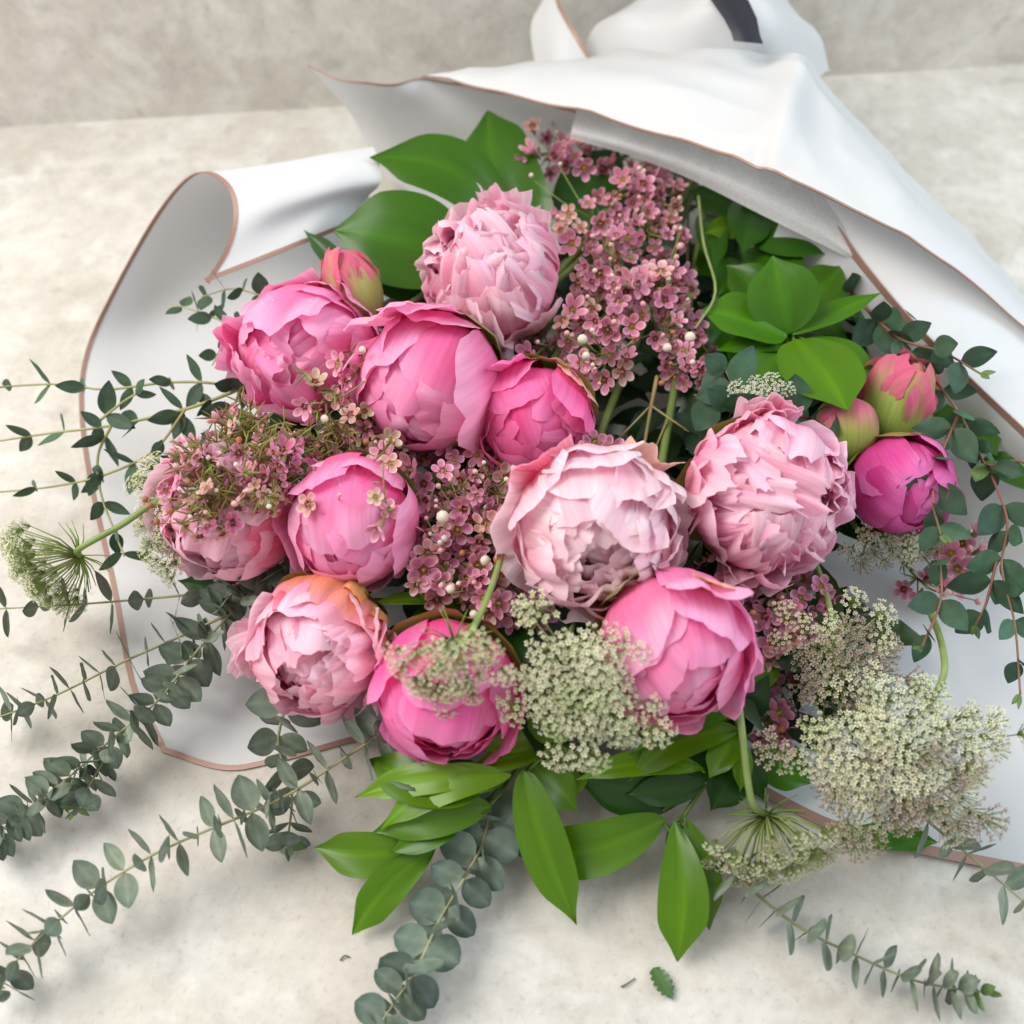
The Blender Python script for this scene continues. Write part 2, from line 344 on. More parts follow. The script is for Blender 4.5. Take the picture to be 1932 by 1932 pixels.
# ------------------------------------------------------------------ peonies
def petal_mesh(C, B, r0, phi, th_e, hw, th_b=2.75, tip=0.0, edge=0.0, ruf=.03, rfreq=5, notch=.06, pal=None, elong=1.0, nt=16, nu=17, seed=0, droop=.22, wob=0.0, bulge=.0, fine=0.0, gather=0.0):
    """one petal on a cup shaped shell; B = (x, y, axis)"""
    X, Y, A = B; v = []; c = []; uv = []
    if wob:
        A = (A + X * U(-wob, wob) + Y * U(-wob, wob)).normalized(); X = (X - A * X.dot(A)).normalized(); Y = A.cross(X)
    e1 = X * math.cos(phi) + Y * math.sin(phi); e2 = -X * math.sin(phi) + Y * math.cos(phi)
    if bulge:
        th_m = max(.35, min(1.5, th_e + .45)); C = C + (e1 * math.sin(th_m) + A * math.cos(th_m)) * (r0 * bulge); r0 = r0 * (1 - bulge * .8)
    so = Vector((seed * 3.17, seed * 1.31, seed * .77))
    ph1 = U(0, 6.28); skew = U(-.15, .15); sc = min(1.0, hw / .95); pw = U(2.6, 4.2); wr = U(.004, .016)
    for i in range(nt):
        t = i / (nt - 1)
        for j in range(nu):
            u = -1 + 2 * j / (nu - 1)
            rag = noise.noise(so + Vector((u * 2.1, 0, 0))) * .8
            if fine: rag += fine * noise.noise(so + Vector((u * 6.0, 4, 0)))
            end = th_e + sc * (droop * abs(u) ** pw + notch * rag) * (th_b - th_e)
            th = th_b + (end - th_b) * t
            w = hw * (.22 + .78 * math.sin(min(t / .70, 1) * math.pi / 2)) * (1 - gather * sstep(.7, 1, t))
            al = u * w + skew * t * hw
            d = (e1 * math.sin(th) + A * math.cos(th) * elong) * math.cos(al) + e2 * math.sin(al)
            tt = sstep(.6, 1, t)
            r = r0 * (1 + tip * tt * tt + edge * abs(u) ** 3 * sstep(.25, .9, t))
            r += r0 * ruf * sstep(.35, 1, t) * (math.sin(u * rfreq + ph1) * .5 + noise.noise(so + Vector((u * 1.9, t * 1.8, 2))) * 1.3)
            r += r0 * .06 * noise.noise(so + Vector((u * .9, t * 1.3, 7)))
            r += r0 * wr * t * (math.sin(u * 11 + ph1 * 2 + 2 * noise.noise(so + Vector((t * 2, u, 3)))) + .6 * math.sin(u * 23 + ph1))
            v.append(C + d * r); uv.append((.5 + .5 * u, t))
            k = t + .20 * noise.noise(so + Vector((u * 1.6, t * 2, 9)))
            base, m_, ed = pal
            if k < .5: cc = mixc(base, m_, sstep(.12, .5, k))
            else: cc = mixc(m_, ed, sstep(.62, 1.04, k + .16 * abs(u) ** 2))
            c.append(cc)
    return v, grid_faces(nt, nu), c, uv
PEONY_PAL = {
    'hot':   [([.88, .06, .26], [.93, .15, .44], [.95, .32, .61]), ([.86, .04, .20], [.92, .11, .37], [.94, .25, .54])],
    'mid':   [([.90, .13, .34], [.94, .26, .52], [.96, .48, .70]), ([.89, .09, .28], [.93, .20, .46], [.95, .39, .64])],
    'pale':  [([.92, .27, .46], [.96, .57, .72], [.97, .81, .85]), ([.91, .18, .34], [.95, .48, .61], [.97, .74, .80])],
    'shell': [([.91, .22, .40], [.95, .47, .62], [.97, .73, .81]), ([.90, .16, .34], [.94, .39, .56], [.96, .65, .76])],
    'pale2': [([.91, .20, .42], [.95, .44, .65], [.96, .70, .79]), ([.89, .13, .31], [.94, .35, .52], [.96, .60, .71])],
    'deep':  [([.66, .03, .19], [.78, .09, .38], [.86, .23, .56]), ([.62, .02, .16], [.72, .06, .32], [.82, .18, .50])],
}
TAN = ([.60, .40, .14], [.84, .40, .26], [.92, .58, .48]); REDP = ([.70, .04, .12], [.86, .10, .22], [.94, .36, .50]); WARM = ([.72, .55, .14], [.90, .34, .16], [.95, .40, .46])
GREEN = [.23, .32, .06]; REDG = [.60, .10, .12]; ORANGE = [.86, .36, .16]; YEL = [.80, .58, .22]
def basis(A, spin):
    A = A.normalized(); ref = UPV if abs(A.dot(UPV)) < .9 else RGT
    X = ref.cross(A).normalized(); Y = A.cross(X)
    return (X * math.cos(spin) + Y * math.sin(spin), Y * math.cos(spin) - X * math.sin(spin), A)
def peony(label, px, py, z, rpx, axis, style, pal, elong=1.0, warm=0.0, spin=None, extra=(), stem=True, asym=None):
    C = P(px, py, z); R = rpx * PXM(C); A = SV(*axis)
    B = basis(A, U(0, 6.28) if spin is None else spin)
    root = thing('peony', label, 'peony', C - A * R * .9, 'peonies in the bouquet')
    sd = [U(0, 50)]
    def put(r, phi, the, hw, pl=None, **kw):
        sd[0] += 1.7
        if asym:
            ee = B[0] * math.cos(phi) + B[1] * math.sin(phi); the = max(-.3, the - asym[2] * ee.dot(SV(asym[0], asym[1], 0)) * sstep(.55, .9, r))
        if style == 'frilly' or style == 'open': kw['nu'] = 19; kw['nt'] = 17
        p_ = pl or random.choice(PEONY_PAL[pal])
        p_ = tuple(jit(x, .05) for x in p_)
        if warm: p_ = (mixc(p_[0], random.choice((ORANGE, YEL, REDG)), min(1, warm * U(.6, 1.2))), mixc(p_[1], ORANGE, warm * .22 * RND()), p_[2])
        vv, ff, cc, uu = petal_mesh(C, B, R * r, phi, the, hw, pal=p_, elong=elong, seed=sd[0], **kw)
        part('petal', root, vv, ff, M_PETAL, cc, uu)
    g = 2.39996
    if style == 'globe':      # half closed ball of broad overlapping petals
        for k in range(8): put(U(.52, .66), k * g, U(-.3, .3), U(.45, .75), ruf=.12, rfreq=6, notch=.16, th_b=2.5, wob=.25, tip=U(-.05, .2), fine=.5)
        for k in range(10): put(.68 + .010 * k, k * g + .5, U(-.25, .40), U(.5, .85), ruf=.08, rfreq=6, notch=.13, tip=U(-.04, .14), edge=U(-.1, .08), wob=.25, bulge=U(0, .2), fine=.4)
        for k in range(10): put(.80 + .010 * k, k * g + 1.1, U(-.05, .60), U(.55, 1.0), ruf=.06, rfreq=5, notch=.11, tip=U(-.06, .08), edge=U(-.08, .05), wob=.25, bulge=U(0, .24), fine=.3)
        for k in range(8): put(.90 + .011 * k, k * g + 2.0, U(.2, .90), U(.6, 1.05), ruf=.05, rfreq=5, notch=.10, tip=U(-.05, .06), edge=U(-.06, .06), wob=.25, bulge=U(0, .24), fine=.3)
        for k in range(5): put(.99 + .012 * k, k * 1.26 + U(-.5, .5) + 3, U(.7, 1.45), U(.5, .9), ruf=.07, notch=.12, tip=U(.0, .16), edge=U(-.05, .1), wob=.2, fine=.3)
    elif style == 'cabbage':  # half open: many overlapping broad petals
        for k in range(14): put(U(.48, .66), k * g, U(-.3, .5), U(.35, .6), ruf=.15, rfreq=7, notch=.18, th_b=2.4, tip=U(-.05, .2), wob=.35, fine=.7)
        for k in range(20): put(.67 + .008 * k, k * g + .4, U(-.1, .7), U(.32, .65), ruf=.11, rfreq=6, notch=.15, tip=U(-.05, .18), edge=U(-.16, .12), wob=.35, bulge=U(0, .2), fine=.6)
        for k in range(16): put(.82 + .009 * k, k * g + 1.3, U(.2, 1.0), U(.38, .78), ruf=.09, rfreq=5, notch=.13, tip=U(-.04, .16), edge=U(-.12, .12), wob=.3, bulge=U(0, .24), fine=.5)
        for k in range(8): put(.94 + .012 * k, k * g + 2.2, U(.7, 1.4), U(.5, .85), ruf=.08, notch=.13, tip=U(-.0, .2), edge=U(-.08, .12), wob=.2, bulge=U(0, .2), fine=.4)
    elif style == 'open':     # full rose like bloom: broad outer petals round a whorled heart
        for k in range(14): put(U(.40, .62), k * g, U(-.1, .45), U(.4, .65), ruf=.16, rfreq=7, notch=.12, th_b=2.2, tip=U(-.05, .2), wob=.3, fine=.6)
        for k in range(26): put(.62 + .010 * k, k * g + .7, U(.12, .62), U(.34, .62), ruf=.12, rfreq=7, notch=.10, th_b=2.4, tip=U(.0, .20), edge=U(-.15, .10), wob=.14, fine=.6)
        for k in range(20): put(.80 + .008 * k, k * g + 1.1, U(.45, .95), U(.36, .62), ruf=.09, rfreq=6, notch=.09, tip=U(.0, .16), edge=U(-.10, .10), wob=.12, bulge=U(0, .08), fine=.4)
        for k in range(9): put(.93 + .010 * k, k * g + 2.0, U(.75, 1.1), U(.55, .85), ruf=.05, notch=.08, tip=U(-.03, .12), edge=U(-.06, .08), wob=.12, bulge=U(0, .12))
        for k in range(9): put(1.0 + .010 * k, k * .75 + U(-.25, .25), U(1.15, 1.6), U(.40, .7), ruf=.07, notch=.10, tip=U(.02, .26), edge=U(-.05, .12), wob=.12, fine=.3)
    elif style == 'frilly':   # dense ruffled bloom
        for k in range(18): put(U(.48, .70), k * g, U(-.3, .6), U(.3, .55), ruf=.20, rfreq=7, notch=.25, th_b=2.3, tip=U(-.05, .25), wob=.4, fine=.8)
        for k in range(40): put(.68 + .006 * k, k * g + .7, U(-.15, .85), U(.20, .45), ruf=.14, rfreq=6, notch=.28, th_b=2.5, tip=U(-.10, .22), edge=U(-.25, .20), wob=.45, bulge=U(0, .16), fine=1.0)
        for k in range(28): put(.82 + .006 * k, k * g + 1.1, U(.25, 1.2), U(.24, .55), ruf=.11, rfreq=5, notch=.22, tip=U(-.08, .20), edge=U(-.22, .16), wob=.35, bulge=U(0, .22), fine=.8)
        for k in range(11): put(.92 + .008 * k, k * g + 2.0, U(.8, 1.45), U(.40, .78), ruf=.09, notch=.16, tip=U(.0, .24), edge=U(-.12, .14), wob=.25, bulge=U(0, .2), fine=.5)
    if style in ('frilly', 'cabbage'):   # loose outer petals that break the outline
        for k in range(9 if style == 'frilly' else 6): put(U(.93, 1.02), k * g * 1.3 + .3, U(.95, 1.7), U(.20, .38), ruf=.12, notch=.2, tip=U(.14, .36), edge=U(-.15, .2), wob=.2, fine=.6)
    if style == 'bud':
        for k in range(6): put(.70 + .02 * k, k * g, U(.02, .3), U(.8, 1.05), ruf=.03, notch=.08)
        for k in range(6): put(.86 + .02 * k, k * g + .7, U(.1, .6), U(.85, 1.1), ruf=.03, notch=.07, tip=U(-.05, .02))
    for (r, phi, the, hw, pn, kw) in extra:
        if isinstance(phi, tuple):
            dd = SV(phi[0], phi[1], .15); phi = math.atan2(dd.dot(B[1]), dd.dot(B[0]))
        put(r, phi, the, hw, pl=(pn if isinstance(pn, tuple) else None), **kw)
    # sepals cupping the base, and the stem running back to the neck
    for k in range(5):
        sd[0] += 1
        s_p = (GREEN, jit(GREEN, .2), mixc(GREEN, REDG, U(.0, .5)))
        vv, ff, cc, uu = petal_mesh(C, B, R * (1.03 + .012 * k), k * 1.257 + U(-.3, .3), U(1.75, 2.15), U(.38, .6), th_b=3.05, pal=s_p, elong=elong, ruf=.02, notch=.04, tip=U(0, .1), nt=8, nu=7, seed=sd[0], droop=.8)
        part('sepal', root, vv, ff, M_LEAF, cc, uu)
    if stem:
        tb = Tubes(); b0 = C - A * R * .9
        m1 = b0 - A * .035; m1.z = max(m1.z, .02)
        e = NECK + Vector((U(-.03, .03), U(-.02, .02), U(-.02, .02))); md = (m1 + e) / 2; md.z = max(.02, md.z * .75)
        tb.tube(crom([b0, m1, md, e], 14), .0032, .0028, [.14, .2, .05]); tb.build('stem', root)
    return root, C, R, B
peony('medium pink half open peony with a red and green outer petal at its upper right', 580, 662, .105, 132, (-.15, -.05, 1), 'cabbage', 'mid', elong=1.08)
peony('smooth rosy globe peony between the upper left peony and the palest top peony', 814, 722, .118, 132, (-.35, -.35, .8), 'globe', 'mid', elong=1.12, extra=[(1.08, (-.45, .9), .95, .38, None, dict(tip=.32, ruf=.08)), (1.06, (.05, 1), 1.1, .45, None, dict(tip=.22, ruf=.08)), (1.05, (-1, .1), .75, .45, None, dict(tip=.2, ruf=.05))])
peony('pale shell pink frilly peony at the top below the broad green leaves', 928, 522, .118, 130, (-.25, .25, .9), 'frilly', 'shell', asym=(.5, -.8, .25))
peony('small hot pink globe peony above the large pale open bloom', 1010, 790, .105, 108, (-.15, -.55, .7), 'globe', 'hot', elong=.95, extra=[(1.06, (-.35, 1), 1.3, .3, None, dict(tip=.3, ruf=.06)), (1.06, (.8, .7), 1.55, .5, TAN, dict(tip=.05)), (1.05, (.2, 1), 1.75, .4, ([.3, .36, .06], [.45, .45, .1], [.8, .35, .3]), dict(tip=.1))])
peony('large pale blush open peony with whorled centre in the middle of the bouquet', 1125, 1002, .125, 152, (.08, -.34, 1), 'open', 'pale', warm=.35, asym=(-.1, 1, .22), extra=[(1.04, (.6, .9), 1.75, .3, TAN, dict(tip=.22, ruf=.12, fine=.6, notch=.15)), (1.05, (-.6, .8), 1.6, .4, REDP, dict(tip=.2, ruf=.08)), (1.06, (1, -.25), 1.8, .4, TAN, dict(tip=.2, ruf=.08))])
peony('large ruffled light pink peony right of the blush open bloom', 1440, 935, .118, 148, (.12, -.15, 1), 'frilly', 'pale2', warm=.15, asym=(-.9, -.2, .2))
peony('dark magenta pink peony bud opening at the far right beside eucalyptus', 1700, 915, .085, 95, (.10, -.62, .75), 'globe', 'deep', elong=1.05)
peony('mauve pink peony half covered by waxflower at the far left', 435, 965, .085, 128, (-.45, -.40, .8), 'cabbage', 'pale2', elong=1.05, warm=.1, extra=[(1.05, (1, -.1), .95, .5, REDP, dict(ruf=.1)), (1.07, (1, .3), 1.3, .45, REDP, dict(ruf=.1, tip=.1)), (1.04, (.9, -.5), 1.2, .4, REDP, dict(ruf=.1))])
peony('smooth pink peony with upright petal between the waxflower covered peony and the centre', 668, 985, .108, 122, (-.10, -.50, .8), 'globe', 'mid', elong=1.12)
peony('pale pink peony with orange and yellow petal bases at the lower left', 600, 1222, .075, 128, (-.25, -.35, .85), 'cabbage', 'pale2', warm=.5, extra=[(1.05, (.6, .75), 1.25, .55, WARM, dict(ruf=.08)), (1.07, (.1, 1), 1.15, .5, WARM, dict(ruf=.08)), (1.08, (.95, .3), 1.35, .5, WARM, dict(ruf=.08)), (1.09, (.7, .7), 1.6, .4, ([.5, .5, .1], [.75, .55, .12], [.9, .45, .2]), dict(ruf=.06)), (1.03, (-.3, .9), 1.05, .35, REDP, dict(ruf=.1))])
peony('hot pink globe peony under the small lace umbel at the bottom', 842, 1302, .082, 132, (-.05, -.70, .7), 'globe', 'hot', elong=1.03)
peony('broad bright pink globe peony below the blush bloom, right of the green lace umbel', 1268, 1222, .110, 138, (.10, -.65, .75), 'globe', 'mid', elong=1.05, extra=[(1.06, (.15, 1), 1.35, .45, None, dict(tip=.3, ruf=.1)), (1.07, (.45, 1), 1.5, .3, TAN, dict(tip=.25)), (1.05, (1, .1), 1.1, .5, None, dict(tip=.12, ruf=.08)), (1.05, (1, -.6), 1.2, .4, None, dict(tip=.1, ruf=.08))])
# closed buds beside the far right peony
def bud(label, px, py, z, rpx, axis, torn=False):
    C = P(px, py, z); R = rpx * PXM(C); A = SV(*axis); B = basis(A, U(0, 6))
    root = thing('peony_bud', label, 'flower bud', C - A * R, 'closed peony buds')
    for k in range(7):
        pl = ([.34, .46, .07], mixc([.42, .56, .12], [.66, .50, .24], .5 * RND()), [.80, .17, .30])
        vv, ff, cc, uu = petal_mesh(C, B, R * (.9 + .03 * k), k * 2.4, U(-.02, .15) if not torn else U(.15, .5), U(.8, 1.1), th_b=3.0, wob=.12, pal=pl, ruf=.02 if not torn else .09, rfreq=8, notch=.03 if not torn else .16, tip=0 if not torn else U(.12, .42), elong=1.05 if not torn else 1.25, seed=k * 4.1 + px)
        part('petal', root, vv, ff, M_PETAL, cc, uu)
    tb = Tubes(); tb.tube(crom([C - A * R * .9, C - A * R * 1.6, (C + NECK) / 2 - Vector((0, 0, .03)), NECK], 10), .0024, .0024, [.2, .26, .08]); tb.build('stem', root)
bud('round closed peony bud, green below and dark pink on top', 1596, 806, .095, 58, (-.2, .7, .6))
bud('green peony bud with torn red petal tips behind the round closed bud', 1690, 768, .090, 66, (.05, .8, .45), torn=True)
# loose outer petals and coloured bracts seen in the photo
bud('slender green and red calyx bud standing at the upper right of the medium pink peony', 666, 550, .12, 52, (-.25, .9, .3), torn=True)

# ------------------------------------------------------------------ big leaves
def leaf_mesh(b, t, w, n, bend=.08, fold=.15, side=0.0, droop=0.0, nt=20, nu=9, a1=.75, a2=.85, col=(.07, .2, .012)):
    d = t - b; L = d.length; x = d.normalized(); n = (n - x * n.dot(x)).normalized(); y = n.cross(x)
    mx = (a1 / (a1 + a2)) ** a1 * (a2 / (a1 + a2)) ** a2
    v = []; c = []; uv = []; so = Vector((U(0, 90), U(0, 90), 0)); base = jit(col, .08)
    for i in range(nt):
        q = i / (nt - 1); q = q + .06 * math.sin(math.pi * q) * q; ww = w * .5 * max(q ** a1 * (1 - q) ** a2 / mx * (1 - .62 * sstep(.72, 1.0, q)), .010)
        for j in range(nu):
            u = -1 + 2 * j / (nu - 1)
            p = b + d * q + n * (bend * L * math.sin(math.pi * q) - droop * L * q * q) + y * (side * L * math.sin(math.pi * q)) + y * (u * ww) + n * (fold * ww * (.55 * abs(u) + .45 * u * u) + .05 * ww * math.sin(u * 5 + q * 7) * abs(u))
            p = p + n * (.012 * L * noise.noise(so + Vector((q * 3, u * 1.2, 0))))
            v.append(p); uv.append((.5 + .5 * u, q))
            k = 1 + .30 * (1 - min(1, abs(u) * 4)) + .16 * noise.noise(so + Vector((q * 2, u, 5)))
            c.append([x_ * k for x_ in base])
    return v, grid_faces(nt, nu), c, uv
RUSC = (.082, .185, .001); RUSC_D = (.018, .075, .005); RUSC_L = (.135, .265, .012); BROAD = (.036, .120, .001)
def leaf_branch(name, label, group, stem_pts, leaves, col, cat='greenery'):
    sp = [P(*p) for p in stem_pts]
    root = thing(name, label, cat, sp[0].copy(), group)
    tb = Tubes(); tb.tube(crom(sp, 5 * len(sp)), .0016, .0010, [.10, .18, .03])
    for lf in leaves:
        (bx, by, bz), (tx, ty, tz), wpx = lf[:3]; kw = dict(lf[3]) if len(lf) > 3 else {}
        b, t = P(bx, by, bz), P(tx, ty, tz)
        nn = kw.pop('n', (0, .2, 1)); cc = kw.pop('col', col)
        m = (b + t) / 2
        vv, ff, c, uu = leaf_mesh(b, t, wpx * PXM(m), SV(*nn), col=cc, **kw)
        part('leaf', root, vv, ff, M_LEAF, c, uu)
        s_ = min(sp, key=lambda q: (q - b).length)
        if (s_ - b).length > .004: tb.tube([s_, (s_ + b) / 2 - Vector((0, 0, .002)), b + (t - b) * .03], .0011, .0008, [.12, .22, .03])
    tb.build('stem', root)
    return root
G1 = 'leafy green branches in the bouquet'
leaf_branch('broadleaf_branch', 'two broad glossy green leaves beside the paper roll at the upper left', G1,
    [(1150, 480, .05), (980, 450, .07), (870, 460, .08)],
    [((880, 486, .10), (630, 434, .115), 200, dict(n=(-.1, .25, 1), bend=.08, fold=.05, a1=.5, a2=.55)),
     ((960, 418, .09), (697, 298, .125), 135, dict(n=(.2, .25, 1), bend=.10, fold=.05, side=-.12, a1=.5, a2=.6)),
     ((830, 560, .07), (692, 528, .085), 70, dict(col=RUSC_D)), ((900, 560, .06), (770, 500, .08), 70, dict(col=RUSC_D))], BROAD)
leaf_branch('broadleaf_branch', 'upright broad green leaf behind the topmost waxflower', G1,
    [(1040, 560, .06), (1030, 460, .08), (1035, 380, .09)],
    [((1030, 470, .08), (920, 208, .105), 150, dict(n=(-.1, .2, 1), fold=.05, side=.08, a1=.55, a2=.55)),
     ((1050, 440, .07), (1170, 275, .09), 110, dict(col=RUSC_D)), ((1010, 470, .06), (880, 395, .075), 70, dict(col=RUSC_D))], BROAD)
leaf_branch('narrow_leaf_branch', 'narrow dark green blade above the medium pink peony', G1,
    [(720, 600, .08), (690, 560, .09)], [((690, 560, .09), (573, 434, .115), 42, dict(col=(.05, .11, .03), fold=.6))], RUSC_D)
leaf_branch('ruscus_branch', 'bright green pointed leaves under the film at the upper right', G1,
    [(1390, 330, .06), (1450, 480, .08), (1490, 620, .095), (1530, 700, .10)],
    [((1490, 630, .10), (1457, 482, .135), 135, dict(n=(-.2, .3, .9), a1=.6, a2=.7, col=(.045, .145, .002))),
     ((1485, 636, .10), (1322, 586, .11), 125, dict(n=(0, .6, .8), a1=.6, a2=.6)),
     ((1495, 632, .10), (1664, 552, .115), 62, dict(n=(.1, .8, .6), bend=.02)),
     ((1500, 660, .09), (1352, 662, .10), 60, dict(n=(0, .7, .7), a1=.6, a2=.6)),
     ((1500, 640, .115), (1600, 775, .125), 150, dict(n=(.1, .1, 1), fold=.05, bend=.05, a1=.5, a2=.5, col=(.074, .175, .001))),
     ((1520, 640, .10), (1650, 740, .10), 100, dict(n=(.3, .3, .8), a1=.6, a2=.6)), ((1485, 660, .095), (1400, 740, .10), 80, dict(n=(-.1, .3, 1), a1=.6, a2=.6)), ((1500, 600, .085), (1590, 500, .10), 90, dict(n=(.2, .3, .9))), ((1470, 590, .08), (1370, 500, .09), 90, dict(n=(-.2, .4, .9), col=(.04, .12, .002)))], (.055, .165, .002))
leaf_branch('ruscus_branch', 'shaded dark green leaves tucked under the film at the upper right', G1,
    [(1390, 330, .05), (1400, 420, .065), (1420, 520, .07)],
    [((1400, 400, .08), (1300, 360, .085), 70, {}), ((1400, 410, .085), (1500, 360, .09), 80, {}), ((1405, 430, .08), (1580, 480, .1), 100, {}),
     ((1400, 430, .075), (1330, 440, .085), 50, dict(col=RUSC_L)), ((1410, 470, .07), (1520, 540, .09), 90, {}), ((1410, 500, .07), (1350, 560, .08), 80, {}),
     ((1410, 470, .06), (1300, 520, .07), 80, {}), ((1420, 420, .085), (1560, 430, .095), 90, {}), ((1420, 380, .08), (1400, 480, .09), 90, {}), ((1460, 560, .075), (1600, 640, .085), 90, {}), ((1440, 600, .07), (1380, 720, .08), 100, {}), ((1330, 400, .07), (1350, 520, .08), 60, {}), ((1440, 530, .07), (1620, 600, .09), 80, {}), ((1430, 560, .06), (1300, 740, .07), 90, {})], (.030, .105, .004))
leaf_branch('ruscus_branch', 'bright green leaves fanning to the left below the bottom hot pink peony', G1,
    [(1010, 1400, .045), (960, 1470, .035), (870, 1550, .022), (800, 1600, .015)],
    [((905, 1500, .05), (697, 1432, .04), 92, dict(n=(0, .5, .9), side=.08, a1=.5, a2=.5, col=(.074, .175, .001))),
     ((920, 1468, .055), (668, 1505, .035), 62, dict(n=(0, .4, 1), col=RUSC_L, side=-.05)),
     ((965, 1462, .056), (715, 1568, .034), 74, dict(n=(.1, .5, .9), side=-.10, col=(.11, .235, .003))),
     ((930, 1520, .04), (700, 1572, .03), 84, dict(n=(.2, .2, .9), side=-.04, col=(.074, .175, .001))),
     ((800, 1600, .022), (592, 1600, .022), 84, dict(n=(0, .3, 1), side=.06, a1=.6, a2=.55)),
     ((880, 1540, .035), (735, 1610, .028), 60, dict(n=(.2, .4, .9), col=(.05, .15, .002))), ((870, 1480, .05), (720, 1470, .045), 46, dict(n=(0, .5, .9), col=RUSC_D)), ((900, 1440, .05), (790, 1500, .045), 60, dict(col=RUSC_D)),
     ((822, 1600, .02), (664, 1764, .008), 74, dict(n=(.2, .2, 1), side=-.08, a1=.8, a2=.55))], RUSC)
leaf_branch('ruscus_branch', 'long green leaf pointing down the table below the central lace umbel', G1,
    [(1080, 1380, .06), (1020, 1430, .055), (990, 1460, .05)],
    [((985, 1450, .055), (1088, 1745, .012), 92, dict(n=(-.1, .3, 1), side=-.02, bend=.10, a1=.6, a2=.7, col=(.074, .175, .001))),
     ((1060, 1392, .06), (885, 1450, .05), 60, dict(n=(0, .6, .8), side=.05)),
     ((1050, 1380, .065), (900, 1412, .055), 46, dict(col=RUSC_L)),
     ((1000, 1440, .05), (1090, 1530, .03), 80, dict(n=(.2, .5, .8))), ((1010, 1470, .04), (1100, 1400, .04), 60, dict(col=RUSC_D)),
     ((1060, 1390, .062), (990, 1350, .07), 60, {}), ((1040, 1500, .03), (1110, 1440, .03), 60, dict(col=RUSC_L))], RUSC)
leaf_branch('ruscus_branch', 'green leaves layered below the bright pink globe peony at the bottom centre', G1,
    [(1420, 1280, .06), (1390, 1370, .05), (1330, 1460, .035), (1250, 1530, .025)],
    [((1395, 1335, .065), (1190, 1425, .05), 62, dict(n=(0, .6, .8), side=-.06, col=(.06, .19, .01))),
     ((1395, 1375, .058), (1185, 1475, .045), 72, dict(n=(0, .5, .9), side=-.10)),
     ((1330, 1450, .045), (1085, 1472, .04), 52, dict(n=(0, .5, .8), side=-.06, col=(.11, .235, .003))),
     ((1320, 1470, .03), (1080, 1462, .03), 110, dict(n=(0, -.1, 1), side=.06, col=RUSC_D, a1=.6, a2=.6)),
     ((1392, 1380, .055), (1338, 1468, .05), 58, dict(n=(-.3, .3, .9), a1=.5, a2=.6)),
     ((1395, 1390, .055), (1396, 1495, .045), 44, dict(n=(.3, .3, .9))),
     ((1400, 1430, .03), (1340, 1530, .02), 80, dict(col=RUSC_D)), ((1390, 1350, .06), (1240, 1400, .055), 44, dict(n=(0, .7, .7), side=-.08)), ((1360, 1420, .04), (1210, 1500, .03), 70, dict(col=RUSC_D)), ((1395, 1410, .045), (1440, 1510, .03), 56, dict(col=RUSC_D)), ((1330, 1480, .035), (1180, 1500, .03), 60, dict(col=RUSC_D)), ((1400, 1300, .06), (1470, 1240, .06), 60, {}),
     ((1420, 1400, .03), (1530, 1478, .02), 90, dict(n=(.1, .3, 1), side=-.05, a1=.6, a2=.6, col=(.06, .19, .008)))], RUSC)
leaf_branch('ruscus_branch', 'green leaves hanging onto the table between the central and lower right lace umbels', G1,
    [(1330, 1480, .03), (1290, 1540, .028), (1270, 1580, .025)],
    [((1255, 1545, .03), (955, 1600, .012), 100, dict(n=(0, .3, 1), side=.10, a1=.6, a2=.6, col=(.074, .175, .001))),
     ((1272, 1545, .035), (1278, 1815, .008), 96, dict(n=(-.2, .2, 1), side=.06, a1=.9, a2=.6, col=(.074, .175, .001))),
     ((1295, 1545, .032), (1338, 1755, .008), 66, dict(n=(.1, .2, 1), side=.03, a1=.7, a2=.6, col=(.074, .175, .001))),
     ((1270, 1550, .02), (1330, 1740, .006), 80, dict(col=RUSC_D))], RUSC)
leaf_branch('ruscus_branch', 'single dark green leaf edge showing under the largest lace umbel', G1,
    [(1560, 1560, .01), (1600, 1585, .01)], [((1590, 1578, .012), (1770, 1590, .006), 54, dict(n=(0, 0, 1), side=.06, a1=.5, a2=.6, col=(.05, .17, .01)))], RUSC)
leaf_branch('ruscus_branch', 'green leaves at the far right behind the drooping eucalyptus', G1,
    [(1700, 700, .05), (1790, 760, .055), (1850, 850, .05)],
    [((1790, 760, .06), (1880, 860, .06), 110, dict(a1=.5, a2=.6)), ((1850, 870, .05), (1990, 925, .05), 75, dict(n=(0, .5, .9), a1=.5, a2=.6)), ((1740, 720, .05), (1830, 800, .05), 100, {})], (.06, .19, .015))
leaf_branch('ruscus_branch', 'green leaves showing between the two lower left peonies and the waxflower', G1,
    [(960, 1150, .05), (840, 1120, .07), (760, 1130, .07)],
    [((860, 1150, .08), (795, 1060, .10), 80, dict(a1=.5, a2=.6, col=(.074, .175, .001))), ((850, 1140, .07), (700, 1140, .085), 40, dict(n=(0, .8, .6), col=RUSC_L)),
     ((880, 1150, .06), (760, 1180, .07), 60, dict(col=RUSC_D)), ((960, 1180, .06), (1000, 1260, .07), 60, {}), ((480, 1130, .04), (335, 1095, .05), 60, dict(col=RUSC_D)), ((1000, 900, .09), (1060, 850, .105), 50, dict(col=(.09, .16, .03)))], RUSC_D)

